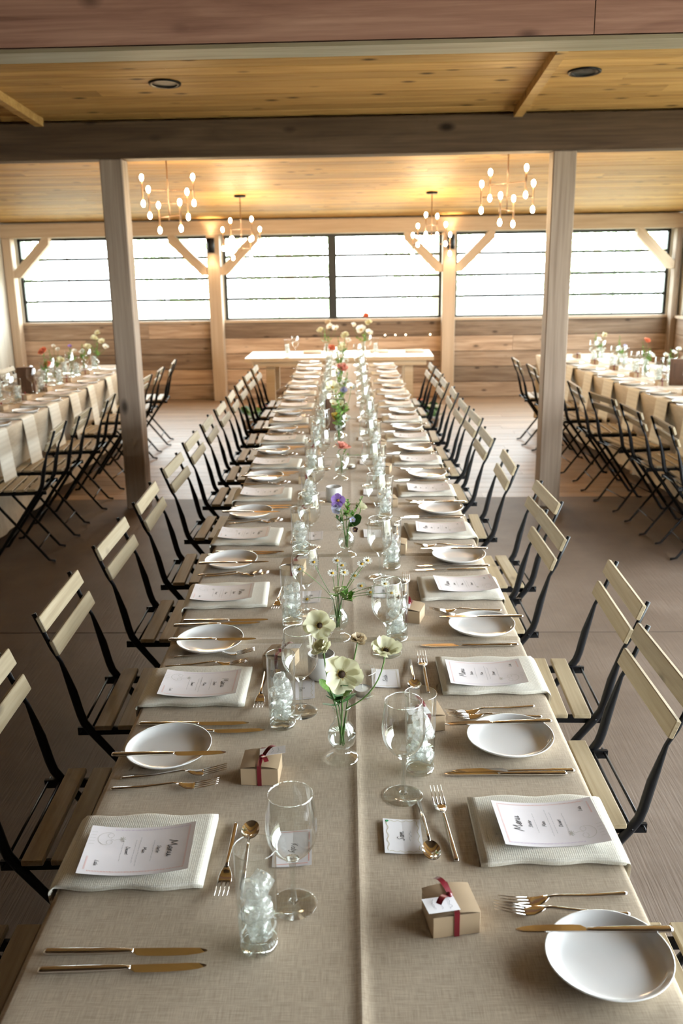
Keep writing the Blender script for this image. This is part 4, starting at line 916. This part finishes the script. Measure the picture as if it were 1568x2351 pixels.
# vase 1 (front)
vx, vy = -.021, 1.603; vase(vx, vy, 'clear bud vase nearest the camera, holding cream anemones')
flower(vx, vy, (-.019, 1.575, .947), 'cream', .040, 'largest cream flower with dark centre, facing the camera in the front vase', (.05, -.92, .42), n=7, layers=1, leaves=5, stemr=.0018)
flower(vx, vy, (-.061, 1.64, 1.02), 'cream', .031, 'cream flower with dark centre at upper left of the front vase', (-.1, -.75, .55), (-.01, .01, .0), n=8, layers=1)
flower(vx, vy, (.066, 1.60, .982), 'cream', .030, 'cream flower with dark centre leaning right on a curved stem', (.15, -.4, .9), (.03, 0, -.03), n=8, layers=1)
flower(vx, vy, (-.053, 1.605, .985), 'cream', .024, 'half-open cream flower behind the largest bloom, left side', (-.4, -.3, .8), (-.01, 0, 0), n=7, layers=2, centre=None, leaves=3, leafm=LEAFL)
flower(vx, vy, (.013, 1.625, .992), 'beige', .019, 'small beige tufted flower behind the largest bloom, right side', (.2, -.2, .9), (0, 0, .02), n=8, layers=2, centre='yellow', leaves=4)
sprig(vx, vy, (-.03, 1.615, .872), 'narrow dark leaves spreading from the front vase neck', 'leaf', 7, .038)
tt = thing('candle_holder', 'clear glass votive holding a white tealight beside the front flowers', 'candle', (.024, 1.872, TZ + .0005))
MB().lathe([(.001, .001), (.026, .001), (.029, .004), (.030, .02), (.0315, .062)], 32).obj('glass_cup', 'glass', tt); MB().lathe([(.0312, .0615), (.0312, .0632), (.0322, .0632), (.0320, .0615)], 32).obj('rim', 'solid_glass', tt)
cdl = MB().lathe([(.0195, .003), (.0195, .018)], 24, cap0=True).obj('tealight_tin', 'tin', tt); MB().lathe([(.0192, .016), (.001, .0165)], 24).obj('wax', 'wax', cdl); MB().tube([(0, 0, .0165), (.001, 0, .027)], .0008, 5).obj('wick', 'wax', cdl)
def ceramic_pot(x, y, r, h, label):
    t = thing('ceramic_cup', label, 'cup', (x, y, TZ + .0005))
    MB().lathe([(.001, .001), (r * .82, .001), (r * .96, .006), (r, .02), (r, h), (r * .95, h + .001), (r * .93, h - .003), (r * .93, .008), (.001, .007)], 36).obj('cup_body', 'ceramic', t)
    MB().lathe([(r * .93, h - .018), (.001, h - .018)], 28).obj('candle_wax', 'wax', t); return t
ceramic_pot(-.072, 1.965, .032, .062, 'grey stoneware candle cup behind the front cream flowers')
ceramic_pot(-.063, 3.60, .033, .062, 'pale stoneware candle cup beside the violet flowers')
# vase 2: daisies
vx, vy = -.034, 2.20; vase(vx, vy, 'clear bud vase of small daisies, second from the camera')
DA = [(-.015, .94), (-.093, .965), (.052, .88), (.03, .962), (-.128, .955), (-.033, .972), (-.02, .958), (.012, .925), (.028, .905), (.045, .968), (.09, .905), (.105, .89), (-.112, .87), (-.045, .95)]
DW = ['highest left', 'far upper left', 'lower right', 'upper right', 'outermost left', 'topmost middle', 'middle', 'central right', 'inner right', 'topmost right', 'outer right', 'outermost right', 'lowest left', 'upper left']
for k, (x, z) in enumerate(DA):
    flower(vx, vy, (x, vy - .03 + rnd(-.03, .03), z), 'daisy', .0135, 'little white daisy, %s of the daisies in the second vase' % DW[k], (rnd(-.4, .4), -.45, .85), (rnd(-.01, .01), 0, .01), stemr=.0008)
flower(vx, vy, (-.032, vy - .02, .885), 'cream', .018, 'cream half-open bloom low among the daisies', (0, 0, 1), n=7, layers=2, centre=None, leaves=4, leafm=LEAFL, lsz=.03)
sprig(vx, vy, (.005, vy - .03, .865), 'feathery green leaves at the neck of the daisy vase', 'leaf_light', 9, .028)
# vase 3: violets
vx, vy = -.012, 2.89; vase(vx, vy, 'clear bud vase with violet pansy and dark leaves')
flower(vx, vy, (-.036, vy - .03, .95), 'purple', .026, 'violet pansy at the top of the third vase', (-.3, -.9, .3), n=5, centre='yellow', leaves=3, leafm=LEAFL)
flower(vx, vy, (-.042, vy - .04, .925), 'blue', .018, 'pale lilac pansy petals hanging under the violet pansy', (-.2, -.9, -.1), n=5, centre=None)
flower(vx, vy, (.017, vy - .05, .855), 'dark', .011, 'tiny maroon pansy with golden eye low in the third vase', (.1, -.9, .3), n=5, centre='yellow')
flower(vx, vy, (.01, vy - .04, .885), 'blue', .011, 'tiny pale blue blossom among the dark leaves', (0, -.7, .7), n=5, centre='yellow')
flower(vx, vy, (.038, vy, .915), 'cream', .022, 'cream bloom seen from behind, right of the third vase', (.6, .5, .5), (.02, 0, 0), n=6, centre=None, leaves=3)
sprig(vx, vy, (.045, vy, .955), 'tapering green seed spike leaning right in the third vase', 'leaf_light', 18, .012); sprig(vx, vy, (-.004, vy, .945), 'upright green leafy spike in the third vase', 'leaf_light', 18, .018)
sprig(vx, vy, (-.045, vy - .02, .89), 'fine grey-green tuft at the left of the third vase', 'leaf', 14, .016)
t_ = thing('broad_leaf', 'broad dark green leaf bending right over the third vase', 'leaf', (vx, vy, TZ + .1)); o = place('blade', LEAFB, t_, (.01, -.01, .005)); o.rotation_euler = (.7, .5, -1.3); o.scale = (.055,) * 3; MB().tube([(0, 0, 0), (.01, -.01, .005)], .001, 5).obj('stalk', 'stem', t_)
tt = thing('candle_holder', 'empty clear glass votive behind the third vase', 'candle', (-.026, 3.2, TZ + .0005)); MB().lathe([(.001, .001), (.021, .001), (.0225, .01), (.027, .065)], 28).obj('glass_cup', 'glass', tt); MB().lathe([(.0268, .0645), (.0268, .066), (.0278, .066), (.0276, .0645)], 28).obj('rim', 'solid_glass', tt)
# vase 4: pink ranunculus
vx, vy = -.037, 3.99; vase(vx, vy, 'clear bud vase with a tall pink ranunculus')
flower(vx, vy, (-.03, vy - .03, .898), 'pink', .036, 'large coral pink ranunculus halfway down the table', (.25, -.1, .95), (-.03, 0, 0), n=7, layers=3, centre=None)
sprig(vx, vy, (.0, vy + .02, .90), 'slender green grass stem beside the pink ranunculus', 'leaf_light', 12, .01); sprig(vx, vy, (.06, vy, .86), 'thin stem leaning right from the pink ranunculus vase', 'leaf_light', 4, .008)
tt = thing('candle_holder', 'low clear votive with tealight behind the pink ranunculus vase', 'candle', (.01, 4.2, TZ + .0005)); MB().lathe([(.001, .001), (.026, .001), (.029, .004), (.0315, .062)], 28).obj('glass_cup', 'glass', tt); MB().lathe([(.0195, .003), (.0195, .018), (.001, .0185)], 20, cap0=True).obj('tealight', 'tin', tt)
# farther vases on the centre table: (x, y, [(dx, dz, kind, size, layers)])
CF = [(-.05, 4.72, 'fifth', [(-.02, .16, 'yellow', .022, 2), (.04, .15, 'white', .02, 1), (-.03, .23, 'cream', .02, 1), (.0, .1, 'white', .018, 2)]),
      (-.042, 5.05, 'sixth', [(-.045, .27, 'cream', .036, 1), (.06, .27, 'white', .026, 1), (.02, .25, 'blue', .02, 2), (.0, .18, 'cream', .02, 1)]),
      (-.045, 5.75, 'seventh', [(.02, .2, 'white', .02, 1), (-.03, .18, 'cream', .022, 1)]),
      (-.05, 6.3, 'eighth', [(.01, .23, 'pink', .036, 3), (.05, .14, 'white', .02, 1)]),
      (-.06, 6.95, 'ninth', [(-.04, .2, 'white', .022, 1), (.05, .22, 'white', .024, 1), (.0, .12, 'blue', .018, 1)]),
      (-.06, 7.6, 'tenth', [(.0, .25, 'cream', .028, 2), (.0, .19, 'white', .022, 1)]),
      (-.06, 8.15, 'eleventh', [(-.08, .2, 'coral', .034, 3), (.04, .31, 'cream', .034, 2), (.02, .22, 'cream', .026, 1)]),
      (-.05, 8.55, 'twelfth', [(.0, .2, 'white', .026, 2), (.06, .24, 'white', .026, 1)])]
def bouquet(x, y, what, items, greens=3):
    PW = ['first', 'second', 'third', 'fourth', 'fifth']
    CN = {'yellow': 'mustard yellow', 'white': 'white', 'cream': 'cream', 'blue': 'pale blue', 'pink': 'coral pink', 'coral': 'orange coral', 'purple': 'violet', 'beige': 'beige', 'dark': 'maroon'}
    items = sorted(items, key=lambda q: -q[1]); seen = {}
    vase(x, y, 'clear bud vase, ' + what)
    for dx, dz, kd, sz, ly in items:
        flower(x, y, (x + dx, y + rnd(-.03, .03), TZ + dz), kd, sz * 1.15, '%s flower, %s highest bloom of the %s' % (CN[kd], PW[items.index((dx, dz, kd, sz, ly))], what), (rnd(-.3, .3), -.6, .7), (dx * .3, 0, 0), n=7, layers=ly,  centre='yellow' if ly == 1 else None, leaves=2, leafm=LEAFL)
    for k in range(greens): sprig(x, y, (x + rnd(-.04, .05), y + rnd(-.03, .03), TZ + .27 - .05 * k + rnd(-.01, .01)), 'green leafy sprig, %s of the %s' % (('tallest', 'middle', 'shortest')[k] + ' one', what), 'leaf_light', 14, .02)
for x, y, nm, it in CF: bouquet(x, y, '%s vase along the central table' % nm, it)
def block(x, y, rz, label, w=.115, h=.185):
    t = thing('table_number_block', label, 'sign', (x, y, TZ + .0005), rz)
    MB().box((0, 0, h / 2), (w, .035, h)).obj('wooden_block', 'walnut', t, False, .003); MB().box((0, -.0185, h * .55), (w * .72, .001, h * .6)).obj('front_panel', 'walnut', t, False)
    return t
block(-.075, 5.22, .12, 'dark wooden block standing among the flowers on the central table'); block(-2.50, 7.0, .1, 'dark wooden block standing on the left-hand table', .13, .2); p = RTO + uy * -.25 + ux * .42; block(p.x, p.y, -.2, 'dark wooden block standing on the right-hand table', .14, .2)
LF = [(-2.52, 6.15, 'front', [(-.06, .2, 'cream', .024, 1), (.0, .25, 'cream', .026, 1), (.07, .21, 'cream', .026, 1), (.03, .17, 'white', .022, 1)]), (-2.46, 7.35, 'second', [(.0, .28, 'coral', .036, 3), (.02, .17, 'coral', .036, 3)]),
      (-2.50, 7.7, 'third', [(.05, .27, 'white', .018, 1), (.02, .3, 'white', .016, 1), (.06, .17, 'cream', .034, 2)]), (-2.46, 8.05, 'fourth', [(.0, .26, 'purple', .018, 1), (.05, .22, 'white', .024, 1)]), (-2.42, 8.3, 'fifth', [(.05, .23, 'cream', .034, 2), (.0, .19, 'white', .024, 1)]), (-2.40, 8.65, 'farthest', [(.0, .28, 'cream', .034, 2), (.07, .25, 'cream', .03, 1), (.03, .33, 'cream', .026, 1), (.1, .2, 'white', .026, 1)])]
for x, y, nm, it in LF: bouquet(x, y, '%s vase on the left-hand table' % nm, it)
RF = [(-1.1, 'front', [(-.03, .15, 'yellow', .024, 1), (.02, .2, 'white', .026, 1), (.06, .17, 'cream', .024, 1)]), (-.15, 'second', [(-.06, .22, 'white', .02, 1), (.0, .24, 'white', .02, 1), (.05, .26, 'white', .02, 1), (-.02, .18, 'white', .02, 1)]), (.35, 'third', [(.0, .28, 'coral', .03, 3), (.05, .16, 'white', .026, 1)]), (.95, 'fourth', [(.0, .16, 'white', .02, 1), (.04, .19, 'blue', .016, 1)]), (1.5, 'farthest', [(.0, .2, 'white', .026, 1), (.06, .24, 'cream', .026, 1)])]
for v, nm, it in RF:
    p = RTO + uy * v + ux * .40; bouquet(p.x, p.y, '%s vase on the right-hand table' % nm, it)
p = headp(-.14, -.05); bouquet(p[0], p[1], 'left vase on the far head table', [(-.06, .25, 'cream', .034, 2), (.04, .29, 'white', .034, 1), (.1, .27, 'white', .034, 1), (.02, .33, 'beige', .03, 2)], 2)
p = headp(.25, -.02); bouquet(p[0], p[1], 'right vase on the far head table', [(-.1, .3, 'white', .026, 1), (.03, .39, 'coral', .034, 3), (.06, .32, 'cream', .036, 2), (-.02, .25, 'white', .05, 1), (.06, .22, 'white', .04, 1)], 2)
# floor arrangements and lantern by the head table
def floor_flowers(x, y, label, kinds):
    t = thing('flower_basket', label, 'flowers', (x, y, 0)); MB().lathe([(.001, .002), (.1, .002), (.13, .16), (.125, .165), (.001, .15)], 20).obj('basket', 'barn', t)
    for k in range(26):
        o = place('leaf', LEAFL if k % 2 else LEAFB, t, (rnd(-.1, .1), rnd(-.1, .1), rnd(.15, .22))); o.rotation_euler = (rnd(.2, 1.3), 0, rnd(0, 6.28)); o.scale = (rnd(.07, .14),) * 3
    for k, kd in enumerate(kinds):
        c = Vector((rnd(-.13, .13), rnd(-.12, .1), rnd(.24, .36)))
        for j in range(7):
            o = place('petal', PM[kd], t, c); o.rotation_euler = (.3, 0, j * .9); o.scale = (.05,) * 3
floor_flowers(-.93, 9.1, 'low basket of greens and flowers on the floor, left end of the head table', ['coral', 'cream', 'pink', 'white', 'coral']); floor_flowers(.80, 9.05, 'low basket of greens and flowers on the floor, right end of the head table', ['pink', 'cream', 'coral', 'white'])
t = thing('lantern', 'black framed lantern on the floor under the head table', 'lantern', (-.62, 9.75, 0)); 
for sx in (-1, 1):
    for sy in (-1, 1): MB().span((sx * .07, sy * .07, .02), (sx * .082, sy * .082, .36)).obj('corner_post', 'black_steel', t, False)
MB().box((0, 0, .012), (.18, .18, .024)).obj('base', 'black_steel', t, False); MB().lathe([(.12, .36), (.118, .375), (.04, .43), (.01, .44)], 4, cap0=True, cap1=True).obj('roof', 'black_steel', t, False); MB().lathe([(.04, .024), (.04, .17)], 16, cap1=True).obj('candle', 'wax', t); MB().tube([(0, 0, .44), (.03, 0, .47), (0, 0, .5), (-.03, 0, .47), (0, 0, .44)], .004, 5).obj('ring', 'black_steel', t)
t = thing('wall_glints', 'short row of added glowing glints along the back wall boards', 'lights', (0.1, 11.57, .80)); MB().tube([(.25, 0, 0), (.5, 0, -.008), (.8, 0, -.006), (1.0, 0, .004)], .002, 5).obj('added_wire', 'black_steel', t)  # reflected bright specks built as glowing beads on an added wire
for x in (.38, .51, .64, .95): MB().lathe([(.002, -.009), (.009, 0), (.002, .009)], 8, (x, -.012, -.006)).obj('glint_bead', 'glint_glow', t)
